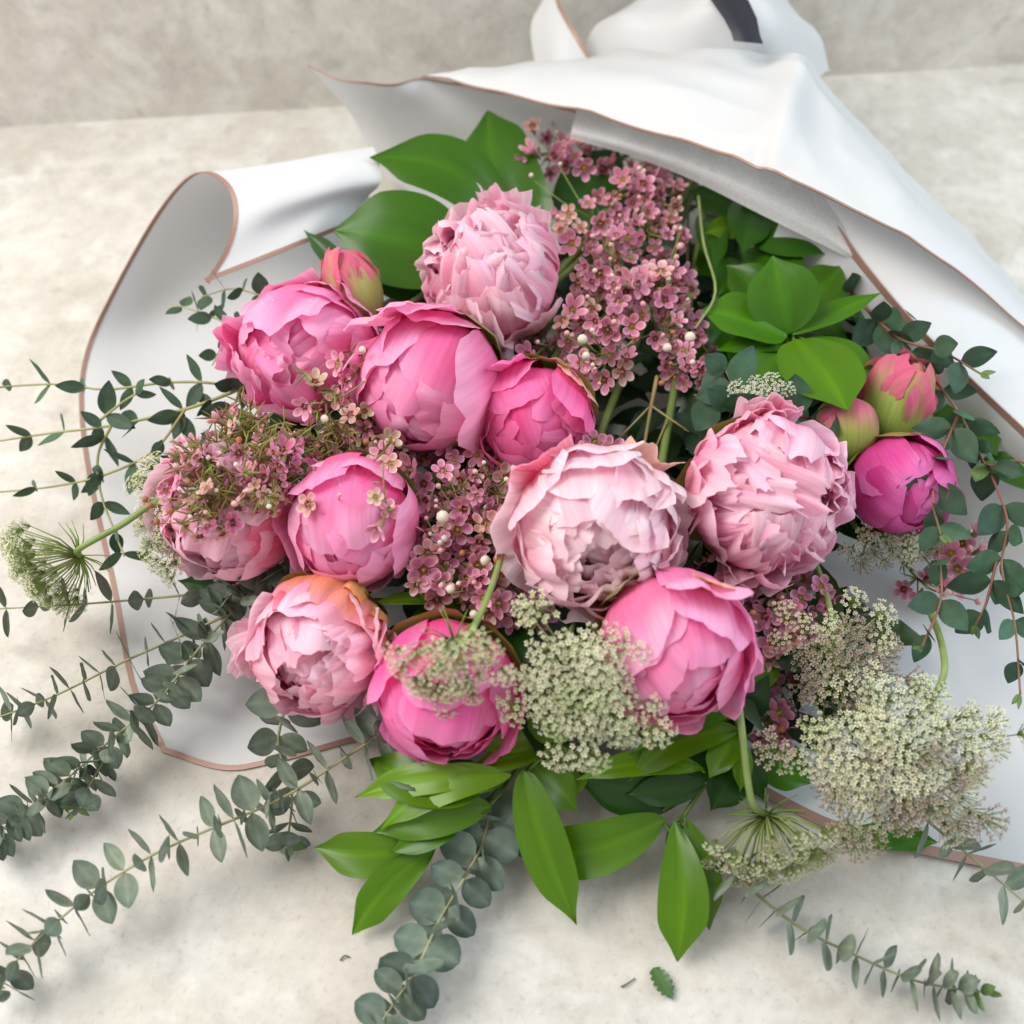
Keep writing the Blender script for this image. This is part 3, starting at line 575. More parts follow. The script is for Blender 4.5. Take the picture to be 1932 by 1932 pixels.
# added filler leaves below the flower heads; gap shade is put into their colour
fv = []; ff_ = []; fc = []; fu = []
BL = [(560, 700), (700, 560), (900, 480), (1150, 360), (1330, 340), (1560, 480), (1660, 700), (1660, 900), (1620, 1080), (1600, 1300), (1480, 1380), (1300, 1390), (1050, 1360), (840, 1300), (700, 1130), (520, 900)]
def inside(x, y, poly):
    r = False; j = len(poly) - 1
    for i in range(len(poly)):
        (xi, yi), (xj, yj) = poly[i], poly[j]
        if (yi > y) != (yj > y) and x < (xj - xi) * (y - yi) / (yj - yi) + xi: r = not r
        j = i
    return r
n_ = 0
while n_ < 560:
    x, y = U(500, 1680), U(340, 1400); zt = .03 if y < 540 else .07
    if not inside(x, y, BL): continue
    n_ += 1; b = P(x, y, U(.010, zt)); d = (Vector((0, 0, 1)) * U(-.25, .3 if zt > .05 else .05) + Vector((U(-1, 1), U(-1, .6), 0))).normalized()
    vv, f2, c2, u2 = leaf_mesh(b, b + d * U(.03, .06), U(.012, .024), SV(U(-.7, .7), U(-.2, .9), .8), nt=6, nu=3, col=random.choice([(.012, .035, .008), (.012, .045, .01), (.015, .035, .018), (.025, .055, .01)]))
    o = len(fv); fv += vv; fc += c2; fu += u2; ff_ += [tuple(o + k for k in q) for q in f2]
fo = part('foliage', None, fv, ff_, M_LEAF, fc, fu, kind='stuff', label='filler leaves coloured near black for the shade between the flower heads')

# ------------------------------------------------------------------ eucalyptus
def euc_leaf_mesh(name, round_, cup, cols):
    nt, nu = 11, 7; v = []; c = []
    for i in range(nt):
        q = i / (nt - 1)
        if round_ == 2: w = .47 * max(math.sin(math.pi * (q ** .92)), 0) ** .55
        elif round_: w = .37 * max(math.sin(math.pi * (q ** .88)), 0) ** .72
        else: w = .24 * max(math.sin(math.pi * q ** .8), 0) ** .8
        w = max(w, .012)
        for j in range(nu):
            u = -1 + 2 * j / (nu - 1); y = u * w
            z = cup * (u * u * w * .5 + .35 * q * q) + .03 * noise.noise(Vector((q * 3, u * 2, cup * 30)))
            v.append((q, y, z)); k = 1 - abs(u) * .25
            c.append(mixc(cols[0], cols[1], min(1, max(0, (1 - q) * .55 + .25 * (1 - min(1, abs(u) * 5)) + .15 * noise.noise(Vector((q * 4, u * 3, 3)))))))
    return make_mesh(name, v, grid_faces(nt, nu), M_EUC, c)
GL = ([.115, .160, .122], [.33, .37, .27]); GD = ([.042, .085, .055], [.10, .15, .08]); GT = ([.10, .17, .07], [.24, .34, .10]); GB = ([.085, .13, .105], [.24, .29, .22]); GR = ([.038, .090, .058], [.07, .13, .06])
EM = {}
for k, (rd, cl) in {'silver': (1, GL), 'dark': (0, GD), 'tip': (0, GT), 'blue': (2, GB), 'oval': (0, GR)}.items():
    EM[k] = [euc_leaf_mesh('eucalyptus_leaf', rd if k != 'oval' else 0, cp, (jit([x * kk for x in cl[0]], .08), jit([x * kk for x in cl[1]], .08))) for cp in (-.18, .05, .22, .4) for kk in (.82, 1.0, 1.22)]
def place(me, root, p, x, n, sx, sy, sz=None, name='leaf'):
    x = x.normalized(); n = (n - x * n.dot(x)); n = n.normalized() if n.length > 1e-6 else frame(x)[1]
    y = n.cross(x); q = p - root.location; sz = sz or sx
    M = Matrix(((x.x * sx, y.x * sy, n.x * sz, q.x), (x.y * sx, y.y * sy, n.y * sz, q.y), (x.z * sx, y.z * sy, n.z * sz, q.z), (0, 0, 0, 1)))
    return link(name, me, root, M)
def euc(label, paths, kind, size, gap, face=.4, group='eucalyptus stems round the bouquet', stemc=([.26, .24, .12], [.30, .33, .16]), r=(.0011, .0005), wid=1.0, tips=True, ang=72, taper=.55, twist=0.0, dens0=1.0, name='eucalyptus_stem'):
    """paths: list of pixel curves; leaf pairs stand at every gap, each pair turned a quarter from the last"""
    root = None; tb = Tubes()
    for pi, path in enumerate(paths):
        pp = [P(*p) for p in path]
        if root is None: root = thing(name, label, 'eucalyptus', pp[0].copy(), group)
        cv = crom(pp, 60); Ls = [0]
        for i in range(1, 60): Ls.append(Ls[-1] + (cv[i] - cv[i - 1]).length)
        T = Ls[-1]; tb.tube(cv[::2] + [cv[-1]], r[0] * (1 if pi == 0 else .7), r[1], *stemc)
        s = gap * U(.2, .6); k = 0 if RND() < .5 else 1; ph = U(0, .6)
        while s < T:
            q = s / T; i = max(1, min(58, int(q * 59))); p = cv[i]; t = (cv[i + 1] - cv[i - 1]).normalized()
            V = (CAM - p).normalized(); s1 = t.cross(V).normalized(); s2 = s1.cross(t)
            a = ph + (math.pi / 2) * k + U(-.3, .3) + twist * k
            L = size * (1 - taper * q ** 1.6) * random.choice((U(.9, 1.12), U(.92, 1.1), U(.72, .95))); f_ = min(1, max(0, face + U(-.28, .28)))
            for sg in (1, -1):
                sd_ = (s1 * math.cos(a) + s2 * math.sin(a)) * sg
                an = math.radians(ang + U(-14, 10)); x = sd_ * math.sin(an) + t * math.cos(an)
                if x.z < 0 and p.z + x.z * L < .004: x.z = (.004 - p.z) / L; x.normalize()
                n = (t * (1 - f_) + V * f_ + Vector((U(-.2, .2), U(-.2, .2), U(-.2, .2))))
                kd = 'tip' if (tips and q > .93) else kind
                place(random.choice(EM[kd]), root, p + x * .0006, x, n, L, L * wid * U(.85, 1.15))
            g_ = gap * (1 - (.55 if taper > .25 else .2) * q) * U(.8, 1.2); s += max(g_, .003); k += 1
        if tips:
            for _ in range(2): place(random.choice(EM['tip']), root, cv[-1], (cv[-1] - cv[-3]).normalized() + Vector((U(-.6, .6), U(-.6, .6), U(0, .6))), Vector((U(-1, 1), U(-1, 1), 1)), size * .35, size * .3)
    tb.build('stem', root)
    return root
euc('dense silver green eucalyptus stem crossing the copper edge at the lower left', [[(560, 1040, .07), (470, 1120, .055), (370, 1230, .045), (300, 1320, .038), (210, 1395, .032), (120, 1475, .028), (40, 1535, .024), (-40, 1600, .02)], [(540, 1075, .065), (470, 1090, .06), (410, 1150, .055)]], 'silver', .0225, .0066, .50, taper=.35, ang=80, tips=False)
euc('green tipped side twig of eucalyptus over the table at the lower left', [[(215, 1400, .035), (175, 1470, .03), (140, 1530, .022)]], 'silver', .019, .008, .5, taper=.4)
euc('long silver green eucalyptus stem arching over the lower left table', [[(760, 1360, .05), (680, 1410, .045), (560, 1490, .042), (480, 1530, .045), (400, 1563, .046), (290, 1612, .044), (180, 1680, .04), (90, 1755, .034), (30, 1815, .028), (-10, 1890, .02)]], 'silver', .0215, .0078, .42, taper=.22, ang=84, wid=.88, tips=False)
euc('short eucalyptus twig with bright green tip hanging under the pale orange based peony', [[(545, 1310, .05), (525, 1400, .04), (550, 1490, .03), (545, 1570, .015), (540, 1600, .010)]], 'silver', .0225, .0100, .6, taper=.45, ang=80)
euc('round leaved blue green eucalyptus stem at the bottom centre', [[(930, 1500, .03), (910, 1590, .025), (880, 1650, .022), (830, 1735, .022), (785, 1830, .02), (745, 1890, .018), (700, 1960, .018)]], 'blue', .0222, .0090, .75, taper=.05, tips=False, ang=80)
euc('sparse eucalyptus stem with edge on leaves trailing at the bottom right', [[(1350, 1610, .03), (1420, 1680, .028), (1510, 1750, .026), (1620, 1805, .024), (1720, 1848, .022), (1800, 1865, .018), (1860, 1872, .014)]], 'silver', .0235, .0105, .25, taper=.48, ang=80)
euc('eucalyptus stem leaving the frame beside the largest lace umbel at the right', [[(1740, 1540, .03), (1800, 1590, .03), (1860, 1640, .028), (1930, 1700, .024), (2010, 1770, .02)]], 'silver', .0230, .0125, .4, taper=.1, wid=.75, tips=False)
euc('thin pale eucalyptus stem with small edge on leaves at the left', [[(430, 1160, .05), (330, 1205, .045), (230, 1250, .04), (120, 1305, .034), (40, 1338, .028), (-40, 1365, .022)]], 'silver', .0200, .0095, .15, taper=.1, tips=False, ang=84, wid=.8)
euc('nearly horizontal eucalyptus stem with edge on leaves below the left lace umbel', [[(520, 1105, .045), (380, 1120, .045), (240, 1133, .042), (120, 1142, .038), (-30, 1150, .032)]], 'silver', .0225, .0210, .10, taper=.05, tips=False, ang=84, wid=.7)
YS = ([.30, .29, .10], [.33, .33, .14])
euc('branched willow eucalyptus with yellow stem reaching left over the copper edge', [
    [(560, 690, .08), (455, 733, .085), (350, 772, .08), (210, 803, .075), (90, 818, .07), (-40, 838, .065)],
    [(455, 733, .085), (390, 722, .088), (310, 722, .088), (200, 735, .085), (120, 725, .085), (30, 728, .08), (-40, 735, .08)],
    [(350, 772, .08), (290, 850, .07), (200, 895, .062), (100, 918, .055), (-20, 930, .05)],
    [(455, 733, .085), (420, 810, .075), (350, 870, .065), (290, 925, .055)],
    [(210, 803, .075), (185, 860, .06), (190, 930, .05), (215, 1000, .045), (235, 1050, .04)],
    [(180, 800, .075), (230, 760, .085), (270, 735, .09)]], 'dark', .0215, .0270, .5, stemc=YS, r=(.0016, .0006), wid=1.0, tips=False, taper=.2, ang=55)
euc('small dark eucalyptus sprig on the paper above the medium pink peony', [
    [(520, 600, .09), (440, 610, .09), (380, 590, .088), (320, 572, .085)], [(500, 560, .10), (440, 545, .10), (380, 560, .095)], [(480, 650, .09), (430, 640, .088), (400, 690, .08)]], 'dark', .0180, .0150, .5, wid=1.3, tips=False, stemc=YS, r=(.001, .0005), taper=.2)
RS = ([.20, .07, .05], [.22, .12, .06])
euc('dark green oval leaved eucalyptus drooping over the right copper edge', [
    [(1560, 500, .08), (1660, 610, .10), (1740, 690, .11), (1810, 780, .10), (1860, 880, .09)],
    [(1640, 590, .1), (1700, 640, .115), (1780, 665, .12), (1850, 705, .12)],
    [(1810, 780, .10), (1775, 860, .105), (1760, 940, .105), (1775, 1010, .10)],
    [(1860, 870, .09), (1900, 980, .085), (1890, 1070, .08), (1915, 1180, .07), (1925, 1310, .06)],
    [(1860, 880, .09), (1920, 870, .09), (1990, 900, .09)],
    [(1880, 1060, .08), (1860, 1140, .07), (1840, 1180, .065)],
    [(1770, 1040, .09), (1775, 1130, .085), (1740, 1220, .08)]], 'oval', .0265, .0240, .75, stemc=RS, r=(.0014, .0007), wid=1.3, tips=True, taper=.25, ang=58)
euc('grey green eucalyptus leaves standing behind the ruffled light pink peony', [
    [(1540, 790, .09), (1490, 785, .115), (1430, 790, .115), (1370, 760, .11), (1310, 745, .1)], [(1430, 790, .115), (1385, 730, .12), (1365, 690, .12)]], 'oval', .0270, .018, .75, stemc=RS, r=(.001, .0006), wid=1.6, tips=False, taper=.1)

# ------------------------------------------------------------------ waxflower
def wax_mesh(pc, ec, seed):
    """five cupped round petals round an open cup, unit radius"""
    random.seed(seed); v = []; f = []; c = []
    for k in range(5):
        a = k * 2 * math.pi / 5 + U(-.08, .08); ca, sa = math.cos(a), math.sin(a); o = len(v); tl = (U(.02, .5) if seed % 3 else U(.7, 1.2)); rw = U(.33, .39)
        for rr in (0, .55, 1.0):
            for j in range(1 if rr == 0 else 10):
                t = j * math.pi / 5; x = .63 + .37 * rr * math.cos(t); y = rw * rr * math.sin(t)
                z = .08 + tl * (x - .3) * .8 + .16 * rr * rr + .03 * math.sin(3 * t + k)
                v.append((x * ca - y * sa, x * sa + y * ca, z)); c.append(mixc(pc, ec, sstep(.35, 1, rr * (.75 + .25 * math.cos(t)))))
        for j in range(10): f.append((o, o + 1 + j, o + 1 + (j + 1) % 10)); f.append((o + 1 + j, o + 11 + j, o + 11 + (j + 1) % 10, o + 1 + (j + 1) % 10))
    o = len(v)   # green tube under the flower
    for i, (r, z) in enumerate(((.36, .12), (.32, -.2), (.14, -.55), (.06, -.8))):
        for j in range(7): an = j * 2 * math.pi / 7; v.append((r * math.cos(an), r * math.sin(an), z)); c.append(mixc([.5, .2, .22], [.16, .2, .05], min(1, i / 2)))
    for i in range(3):
        for j in range(7): f.append((o + i * 7 + j, o + i * 7 + (j + 1) % 7, o + (i + 1) * 7 + (j + 1) % 7, o + (i + 1) * 7 + j))
    return make_mesh('flower', v, f, M_WAX, c)
def cup_mesh(ring, bowl, heart, seed):
    random.seed(seed); v = []; f = []; c = []
    prof = ((.40, .13, ring), (.38, .23, ring), (.29, .16, bowl), (.16, .06, bowl), (.10, .10, heart), (.05, .30, heart), (.0, .34, heart))
    for r, z, cc in prof:
        for j in range(9):
            an = j * 2 * math.pi / 9; v.append((r * math.cos(an), r * math.sin(an), z + (.02 * math.sin(j * 4) if r > .3 else 0))); c.append(jit(cc, .12))
    for i in range(len(prof) - 1):
        for j in range(9): f.append((i * 9 + j, i * 9 + (j + 1) % 9, (i + 1) * 9 + (j + 1) % 9, (i + 1) * 9 + j))
    return make_mesh('flower_center', v, f, M_WAX, c)
def bud_mesh(col, seed):
    v = []; f = []; c = []; random.seed(seed)
    prof = ((.0, -1.6), (.22, -1.5), (.45, -.9), (.85, -.35), (1.0, .2), (.8, .7), (.4, .95), (0, 1.0))
    for i, (r, z) in enumerate(prof):
        for j in range(8): an = j * math.pi / 4; v.append((r * math.cos(an), r * math.sin(an), z)); c.append([.22, .25, .06] if i < 2 else jit(col, .06))
    for i in range(len(prof) - 1):
        for j in range(8): f.append((i * 8 + j, i * 8 + (j + 1) % 8, (i + 1) * 8 + (j + 1) % 8, (i + 1) * 8 + j))
    return make_mesh('bud', v, f, M_WAX, c)
WM = {'pink': [wax_mesh([.66, .22, .33], [.90, .56, .65], s) for s in (1, 2, 3)], 'mauve': [wax_mesh([.52, .17, .28], [.80, .45, .57], s) for s in (4, 5, 6)],
      'blush': [wax_mesh([.66, .32, .28], [.88, .66, .63], s) for s in (7, 8)], 'cream': [wax_mesh([.55, .42, .25], [.80, .68, .60], s) for s in (9, 10)], 'bright': [wax_mesh([.70, .18, .34], [.90, .46, .62], s) for s in (12, 13, 14)]}
CM = [cup_mesh([.34, .08, .08], [.22, .035, .05], [.42, .22, .10], 20), cup_mesh([.50, .24, .14], [.36, .20, .06], [.50, .42, .12], 21), cup_mesh([.30, .05, .08], [.30, .10, .06], [.55, .40, .18], 22)]
BM = [bud_mesh([.80, .72, .60], 30), bud_mesh([.78, .45, .42], 31), bud_mesh([.45, .17, .08], 32)]
random.seed(77)
def wax(label, clusters, root_px, kinds, buds=(), needles=60, size=.0094, side=0.0, needle_col=([.10, .17, .03], [.20, .25, .05]), nz=0.0):
    """clusters: (x0, y0, x1, y1, z, count)"""
    rp_ = P(*root_px); root = thing('waxflower_sprig', label, 'waxflower', rp_, 'waxflower sprigs in the bouquet')
    tb = Tubes(); nv = []; nf = []; nc = []
    def needle(p, d, L):
        t, a, b = frame(d); o = len(nv); cc = mixc(needle_col[0], needle_col[1], RND())
        for q, w in ((0, .0004), (.5, .0007), (1, .0001)):
            for s_ in (a, -a * .5 + b * .8, -a * .5 - b * .8): nv.append(p + t * (L * q) + s_ * w); nc.append(cc)
        for i in range(2):
            for j in range(3): nf.append((o + i * 3 + j, o + i * 3 + (j + 1) % 3, o + i * 3 + 3 + (j + 1) % 3, o + i * 3 + 3 + j))
    hubs = []
    for (x0, y0, x1, y1, z, cnt) in clusters:
        cx, cy = (x0 + x1) / 2, (y0 + y1) / 2
        hub = P(cx, cy, z - .022); hub = hub + (rp_ - hub).normalized() * .008; hub.z = max(hub.z, .01)
        mid_ = (hub + rp_) / 2 - Vector((0, 0, .006)); mid_.z = max(.006, mid_.z)
        br = crom([rp_, mid_, hub], 10); tb.tube(br, .0012, .0008, [.16, .13, .06], [.2, .22, .06], 5)
        hubs.append((hub, br))
        pts = []; tries = 0
        while len(pts) < cnt and tries < 900:
            tries += 1; rr = math.sqrt(RND()); an = U(0, 6.283)
            x, y = cx + rr * math.cos(an) * (x1 - x0) / 2, cy + rr * math.sin(an) * (y1 - y0) / 2
            if all((x - a) ** 2 + (y - b) ** 2 > (31 - tries * .02) ** 2 for a, b in pts): pts.append((x, y))
        for (x, y) in pts:
            e = ((x - cx) / max(1, (x1 - x0) / 2), (y - cy) / max(1, (y1 - y0) / 2))
            p = P(x, y, z + U(-.026, .006) - .008 * (e[0] ** 2 + e[1] ** 2)); s_ = size * U(.68, 1.18)
            n = SV(e[0] * .6 + U(-.6, .6), -e[1] * .6 + U(-.5, .6), (1 - side) * U(.6, 1.2))
            kd = random.choice(kinds); _, xa, ya = frame(n)
            sp_ = U(0, 6.28); xr = xa * math.cos(sp_) + ya * math.sin(sp_)
            cl = s_ * U(.9, 1.0); fo_ = place(random.choice(WM[kd]), root, p, xr, n, cl, cl, s_ * U(.8, 1.5), name='flower')
            co = link('flower_center', random.choice(CM), fo_)
            tb.tube([hub, (hub + p) / 2 + Vector((U(-.003, .003), U(-.003, .003), -.003)), p - n * s_ * .7], .0006, .0005, [.18, .2, .05], [.24, .28, .08], 4)
    for (x0, y0, x1, y1, z, cnt) in clusters:
        for _ in range(int(cnt * .3)): buds = list(buds) + [(U(x0, x1), U(y0, y1), z + .004, random.choice((0, 1, 1, 2)), U(.0016, .0028))]
    for (x, y, z, kd, r) in buds:
        p = P(x, y, z); n = SV(U(-.3, .3), U(-.1, .5), .6); _, xa, ya = frame(n)
        r *= .78; place(BM[kd], root, p, xa, n, r, r, r * U(1.0, 1.3), name='bud')
        h_ = min(hubs, key=lambda q: (q[0] - p).length)[0]
        tb.tube([h_, (h_ + p) / 2 + Vector((0, 0, -.004)), p - n * r * 1.4], .0006, .0005, [.2, .25, .06], None, 4)
    for _ in range(needles):
        h_, br = random.choice(hubs); p = random.choice(br[4:]) if RND() < .4 else h_ + Vector((U(-1, 1), U(-1, 1), U(-.2, 1))) * .014 + SV(U(-.4, .4), U(-.4, .4), 1) * (nz * U(.3, 1.1))
        for _k in range(5): needle(p, SV(U(-1, 1), U(-1, 1), U(-.2, .9)), U(.006, .013))
    tb.build('stem', root)
    if nv: part('needle_leaves', root, nv, nf, M_STEM, nc, kind='stuff')
    return root
wax('tall dusty pink waxflower sprig rising from the pale top peony to the paper flap', [
    (975, 235, 1070, 335, .110, 11), (1055, 262, 1150, 330, .112, 8), (1135, 300, 1235, 375, .115, 10), (1190, 330, 1285, 420, .118, 11),
    (1050, 370, 1170, 470, .120, 14), (1150, 400, 1285, 500, .118, 18), (1090, 480, 1210, 560, .122, 14), (1190, 500, 1300, 590, .116, 15),
    (1060, 560, 1200, 640, .118, 16), (1190, 580, 1315, 660, .112, 12), (985, 620, 1100, 690, .105, 11), (1095, 640, 1185, 725, .112, 10), (1245, 650, 1350, 725, .108, 11)],
    (1300, 330, .05), ['pink', 'pink', 'mauve', 'pink', 'blush'], [(1099, 640, .125, 0, .0045), (1302, 636, .12, 0, .0048), (1258, 656, .12, 0, .004), (1283, 465, .115, 1, .0038), (1275, 432, .115, 1, .0034), (1105, 672, .12, 0, .0035)], needles=70)
wax('dusty pink waxflower sprig with cream buds in the middle, left of the blush open peony', [
    (835, 815, 940, 900, .108, 9), (770, 865, 870, 945, .105, 8), (870, 890, 965, 965, .110, 9), (795, 950, 950, 1040, .112, 17), (770, 1020, 910, 1115, .110, 16), (870, 1075, 965, 1165, .105, 11), (820, 900, 930, 980, .100, 10), (800, 1080, 880, 1130, .1, 6)],
    (1050, 760, .05), ['pink', 'mauve', 'blush', 'pink'], [(835, 975, .125, 0, .0052), (940, 1055, .12, 2, .0042), (915, 1058, .118, 0, .0038), (850, 1112, .115, 0, .0036), (895, 1160, .11, 0, .0034)], needles=45)
wax('few waxflower blossoms and buds in the gap between the two upper left peonies', [
    (560, 715, 640, 780, .155, 3), (640, 650, 705, 720, .15, 5), (650, 740, 725, 840, .125, 9), (680, 820, 770, 900, .120, 9)],
    (760, 830, .06), ['blush', 'pink', 'cream'], [(684, 660, .16, 0, .003), (612, 790, .15, 0, .0032)], needles=20, size=.0078)
wax('feathery waxflower spray with many needle leaves lying on the left mauve peony', [
    (400, 770, 500, 840, .132, 11), (320, 830, 440, 910, .142, 14), (430, 820, 560, 900, .148, 17), (540, 800, 660, 890, .128, 14), (310, 890, 430, 970, .143, 13), (420, 890, 540, 970, .150, 15), (340, 950, 440, 1010, .138, 7)],
    (740, 850, .08), ['bright', 'bright', 'pink', 'blush'], [(274, 942, .13, 2, .0026), (284, 953, .13, 2, .0024), (296, 985, .13, 2, .0026), (505, 935, .14, 0, .0042)], needles=270, size=.0072, side=.65, needle_col=([.24, .10, .05], [.20, .26, .04]), nz=.024)
wax('few stray waxflower blossoms resting on the smooth pink peony with upright petal', [(585, 905, 650, 985, .158, 4), (700, 930, 745, 1000, .160, 4), (690, 850, 740, 900, .15, 4)], (760, 880, .09), ['blush', 'pink', 'cream'], [], needles=8, size=.0075)
wax('shaded mauve waxflower sprig right of the bright pink globe peony', [
    (1300, 1045, 1410, 1115, .075, 9), (1365, 1055, 1420, 1125, .095, 4), (1410, 1085, 1560, 1170, .085, 14), (1420, 1150, 1520, 1250, .08, 11)], (1480, 960, .05), ['mauve', 'mauve', 'blush'], [], needles=30)
wax('small red tinged waxflower cluster beside the pale lace stem at the lower right', [(1425, 1325, 1500, 1415, .05, 7), (1440, 1280, 1520, 1340, .045, 5)], (1450, 1180, .04), ['mauve', 'pink'], [(1475, 1375, .055, 2, .003)], needles=12)
wax('far right waxflower tuft on the paper under the drooping eucalyptus', [(1760, 995, 1860, 1110, .05, 10), (1700, 1090, 1790, 1130, .05, 4)], (1640, 960, .04), ['mauve', 'pink'], [(1845, 1135, .045, 1, .003)], needles=12)
wax('dark mauve waxflower tucked below the blush open peony', [(955, 1100, 1020, 1180, .085, 7), (1090, 820, 1165, 875, .13, 4)], (1060, 960, .05), ['mauve'], [], needles=8)

# ------------------------------------------------------------------ lace umbels
def umbellet_mesh(cc, tip, seed, nflor=23):
    random.seed(seed); v = []; f = []; c = []
    for k in range(nflor):
        rr = math.sqrt((k + .5) / nflor) * U(.9, 1.08); an = k * 2.4 + U(-.2, .2)
        p = Vector((rr * math.cos(an), rr * math.sin(an), .52 * (1 - rr * rr) + U(-.06, .06)))
        n = Vector((p.x * .7 + U(-.4, .4), p.y * .7 + U(-.4, .4), 1)).normalized(); _, a, b = frame(n); r = U(.135, .185)
        o = len(v); v.append(p - n * .03); c.append(jit(cc, .2)); tc_ = jit(tip, .08); s0 = U(0, 6.28)
        for m in range(5):
            t = s0 + m * 1.2566
            for dt, rad, h in ((-.42, .78, .02), (0, 1.05, .06), (.42, .78, .02)):
                v.append(p + (a * math.cos(t + dt) + b * math.sin(t + dt)) * (r * rad) + n * h); c.append(tc_)
            q = o + 1 + m * 3; f += [(o, q, q + 1), (o, q + 1, q + 2)]
        o = len(v); hb = Vector((0, 0, -.75))     # stalk of the floret
        _, sa, sb = frame(p - hb)
        for pp_, w in ((hb, .03), (p, .022)):
            for s_ in (sa, sb, -sa): v.append(pp_ + s_ * w); c.append([.22, .28, .08])
        f += [(o, o + 1, o + 4, o + 3), (o + 1, o + 2, o + 5, o + 4)]
    return make_mesh('umbellet', v, f, M_LACE, c, smooth=False)
UM = {'cream': [umbellet_mesh([.42, .44, .14], [.90, .86, .70], s) for s in (41, 42, 43)], 'green': [umbellet_mesh([.34, .42, .08], [.84, .84, .60], s) for s in (44, 45, 46)],
      'mauve': [umbellet_mesh([.14, .06, .07], [.60, .49, .42], s) for s in (47, 48, 49)], 'white': [umbellet_mesh([.42, .46, .18], [.86, .86, .76], s) for s in (50, 51)], 'dusk': [umbellet_mesh([.15, .10, .06], [.55, .48, .36], s) for s in (52, 53)]}
random.seed(99)
def umbel(label, px, py, z, rx, ry, axis, kinds, n, stem_pts, dome=.35, depth=.03, ul=.0092, bracts=8, rot=0.0, lobes=0, stem_r=.0019, minz=.006, amp=.30):
    C = P(px, py, z); A = SV(*axis); pxm = PXM(C)
    X = (RGT - A * RGT.dot(A)).normalized(); Y = A.cross(X)
    X, Y = X * math.cos(rot) + Y * math.sin(rot), Y * math.cos(rot) - X * math.sin(rot)
    RX, RY = rx * pxm, ry * pxm; hub = C - A * depth; hub.z = max(hub.z, minz)
    root = thing('lace_umbel', label, 'lace flower', hub.copy(), 'lace flower umbels in the bouquet')
    tb = Tubes()
    for k in range(n):
        rr = math.sqrt((k + .5) / n); an = k * 2.39996 + U(-.15, .15)
        m = 1 + (amp * math.sin(an * lobes + rot) * rr if lobes else 0)
        q = C + X * (RX * rr * m * math.cos(an)) + Y * (RY * rr * m * math.sin(an)) + A * ((dome * (.5 - rr * rr)) * min(RX, RY) + U(-.007, .005))
        if q.z < minz: q.z = minz + U(0, .003)
        nrm = (A * .9 + (q - hub).normalized() * .8 + Vector((U(-.2, .2), U(-.2, .2), U(-.1, .2)))).normalized()
        _, xa, ya = frame(nrm); kd = kinds(rr, (q - C).dot(UPV) / max(RX, RY)) if callable(kinds) else random.choice(kinds)
        s_ = ul * U(.66, 1.08); place(random.choice(UM[kd]), root, q, xa, nrm, s_, s_, s_, name='umbellet')
        e = q - nrm * s_ * .7; tb.tube([hub, hub + (e - hub) * .5 - A * .003, e], .0006, .0004, [.22, .30, .07], [.26, .31, .10], 4)
    for _ in range(bracts):
        d = SV(U(-1, 1), U(-1, 1), U(-.4, .4)); d = (d - A * d.dot(A) - A * U(0, .6)).normalized()
        tb.tube([hub, hub + d * .012 + A * .001, hub + d * .024 + A * .005], .0006, .0002, [.16, .28, .04], None, 4)
    sp = [hub] + [P(*p) for p in stem_pts]
    tb.tube(crom(sp, 6 * len(sp)), stem_r, stem_r * 1.1, [.21, .29, .08], [.19, .26, .07], 7); tb.build('stem', root)
    return root
umbel('lace umbel seen from behind at the far left edge on a green stem', 66, 1078, .075, 66, 155, (-.80, -.30, .15), ['cream', 'green', 'cream'], 48, [(150, 1035, .088), (230, 990, .095), (300, 945, .1), (420, 900, .08)], depth=.028, dome=.5, bracts=14, rot=.0, ul=.0085)
umbel('pale lace umbel peeking out behind the left mauve peony', 285, 985, .085, 48, 130, (-.5, .0, .7), ['cream', 'green'], 26, [(420, 960, .05), (560, 900, .04)], depth=.02, rot=.25, ul=.0085)
umbel('small greenish lace umbel lying face down on the bottom hot pink peony', 845, 1275, .138, 104, 100, (-.1, -.60, .55), ['cream', 'green', 'green'], 26, [(880, 1205, .148), (910, 1150, .142), (940, 1070, .125), (965, 980, .08)], depth=.022, bracts=20, dome=.1, ul=.0085, lobes=3, stem_r=.0017)
umbel('large open greenish lace umbel between the two bottom globe peonies', 1096, 1304, .125, 126, 140, (-.05, -.1, 1), ['green', 'cream', 'cream'], 42, [(1080, 1180, .07), (1150, 1000, .05)], dome=.18, lobes=5, rot=.6, ul=.0112, amp=.48)
umbel('brownish cream lace umbel above the largest umbel at the right', 1605, 1255, .085, 118, 128, (.05, .0, 1), lambda r, h: random.choice(['cream', 'mauve', 'mauve', 'dusk']) if h < .3 else random.choice(['cream', 'cream', 'mauve']), 34, [(1570, 1170, .08), (1545, 1080, .07), (1500, 980, .05)], lobes=4, rot=.9, ul=.0112)
umbel('largest cream and mauve lace umbel spreading at the lower right', 1715, 1445, .080, 205, 140, (.05, .05, 1), lambda r, h: random.choice(['white', 'cream', 'cream', 'green']) if h > .22 else (random.choice(['cream', 'mauve', 'cream']) if h > -.15 else random.choice(['mauve', 'mauve', 'dusk', 'cream'])), 86, [(1770, 1300, .08), (1778, 1220, .08), (1740, 1120, .05)], lobes=5, rot=.1, ul=.0116, dome=.3)
umbel('lowest lace umbel seen from behind resting on the table with a long pale stem', 1465, 1625, .040, 138, 110, (.08, -.70, .40), lambda r, h: random.choice(['cream', 'dusk', 'green', 'cream']), 44, [(1418, 1510, .060), (1400, 1380, .08), (1385, 1240, .085), (1390, 1150, .06)], depth=.026, dome=.3, bracts=22, stem_r=.0021, ul=.0085)
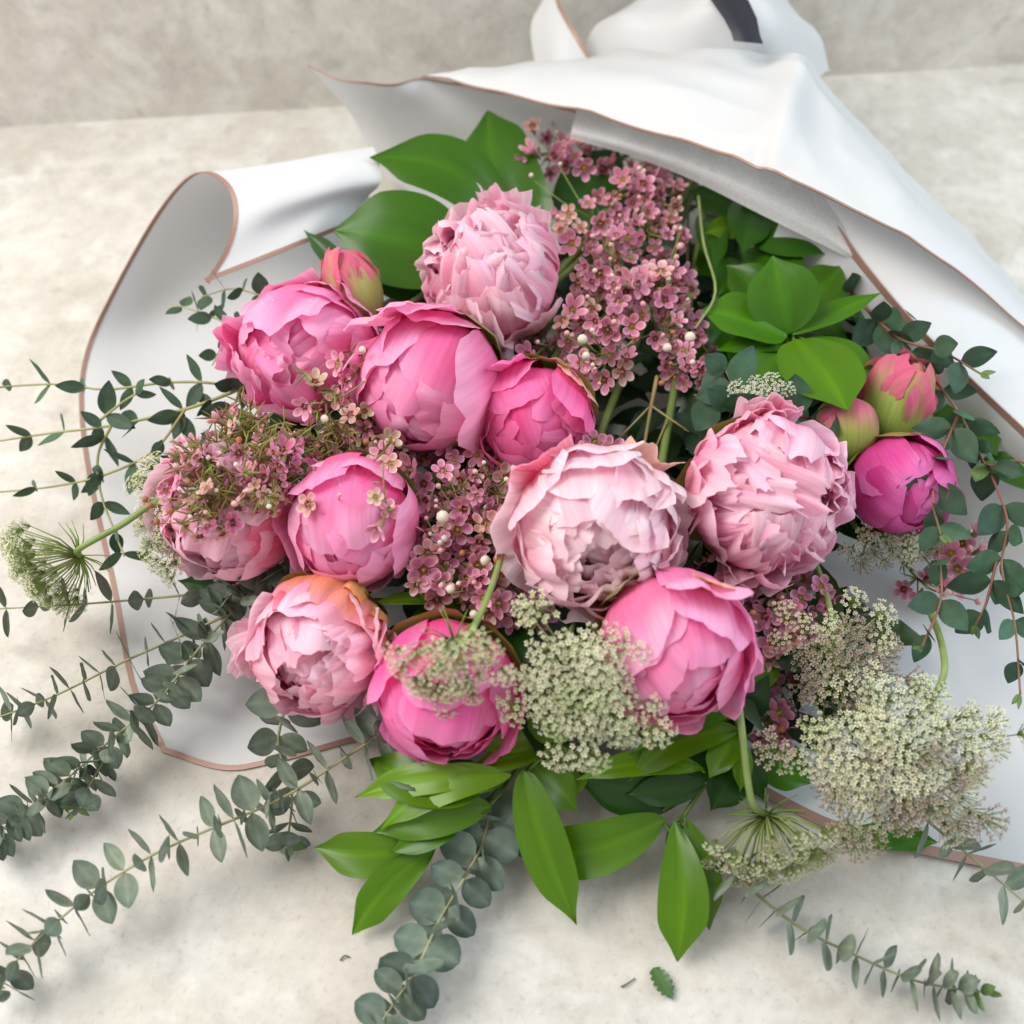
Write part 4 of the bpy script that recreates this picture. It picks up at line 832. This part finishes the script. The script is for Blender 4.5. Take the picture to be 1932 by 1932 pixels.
umbel('shaded narrow lace umbel under the far right magenta peony', 1690, 1032, .062, 100, 42, (.1, -.3, .8), ['dusk', 'cream'], 22, [(1620, 1000, .05), (1560, 900, .04)], ul=.0085)
umbel('sprinkle of tiny white lace florets above the ruffled light pink peony', 1440, 748, .128, 52, 52, (-.2, .3, .8), ['white'], 11, [(1470, 830, .09), (1500, 760, .06)], ul=.0080, bracts=0, stem_r=.0012)

# ------------------------------------------------------------------ stray bits on the table
bits = thing('leaf_fragment', 'torn green leaf fragment lying alone on the table at the bottom', 'leaf', P(1248, 1852, .002))
vv, ff, cc, uu = leaf_mesh(P(1232, 1826, .002), P(1270, 1886, .003), 36 * PXM(P(1248, 1852)), Vector((0, 0, 1)), bend=.03, a1=.4, a2=.5, col=(.07, .16, .04))
for i in range(len(vv)):
    if abs(uu[i][0] - .5) > .3: vv[i] = vv[i] + (vv[(i // 9) * 9 + 4] - vv[i]) * (.35 * (i // 9 % 3 == 0))
part('leaf', bits, vv, ff, M_LEAF, cc, uu)
for lab, pts in (('dry brown twig scrap beside the leaf fragment', [(1172, 1862, .001), (1185, 1855, .002), (1198, 1846, .001)]), ('tiny curled plant scrap on the table left of the round leaved eucalyptus', [(642, 1812, .001), (650, 1803, .002), (660, 1806, .001)])):
    t_ = thing('twig_scrap', lab, 'twig', P(*pts[0])); tb = Tubes(); tb.tube(crom([P(*p) for p in pts], 6), .0006, .0004, [.16, .15, .10], None, 5); tb.build('twig', t_)
tw = thing('bare_twig', 'brown forked bare twig in the dark gap above the ruffled peony', 'twig', P(1240, 710, .08)); tb = Tubes()
tb.tube(crom([P(1240, 710, .09), P(1228, 770, .085), P(1212, 860, .08)], 10), .0016, .0011, [.26, .19, .07])
for a, b in (((1228, 765, .086), (1165, 830, .08)), ((1228, 765, .086), (1300, 815, .085)), ((1260, 790, .085), (1235, 850, .08))):
    tb.tube([P(*a), P(*b)], .0009, .0006, [.30, .23, .09], None, 5)
tb.build('twig', tw)
tw = thing('bare_twig', 'thin green brown twig bending beside the tall waxflower under the film', 'twig', P(1320, 370, .1)); tb = Tubes()
tb.tube(crom([P(1318, 370, .105), P(1328, 460, .11), P(1350, 550, .115), P(1312, 620, .11)], 16), .0013, .0009, [.20, .24, .09]); tb.build('twig', tw)
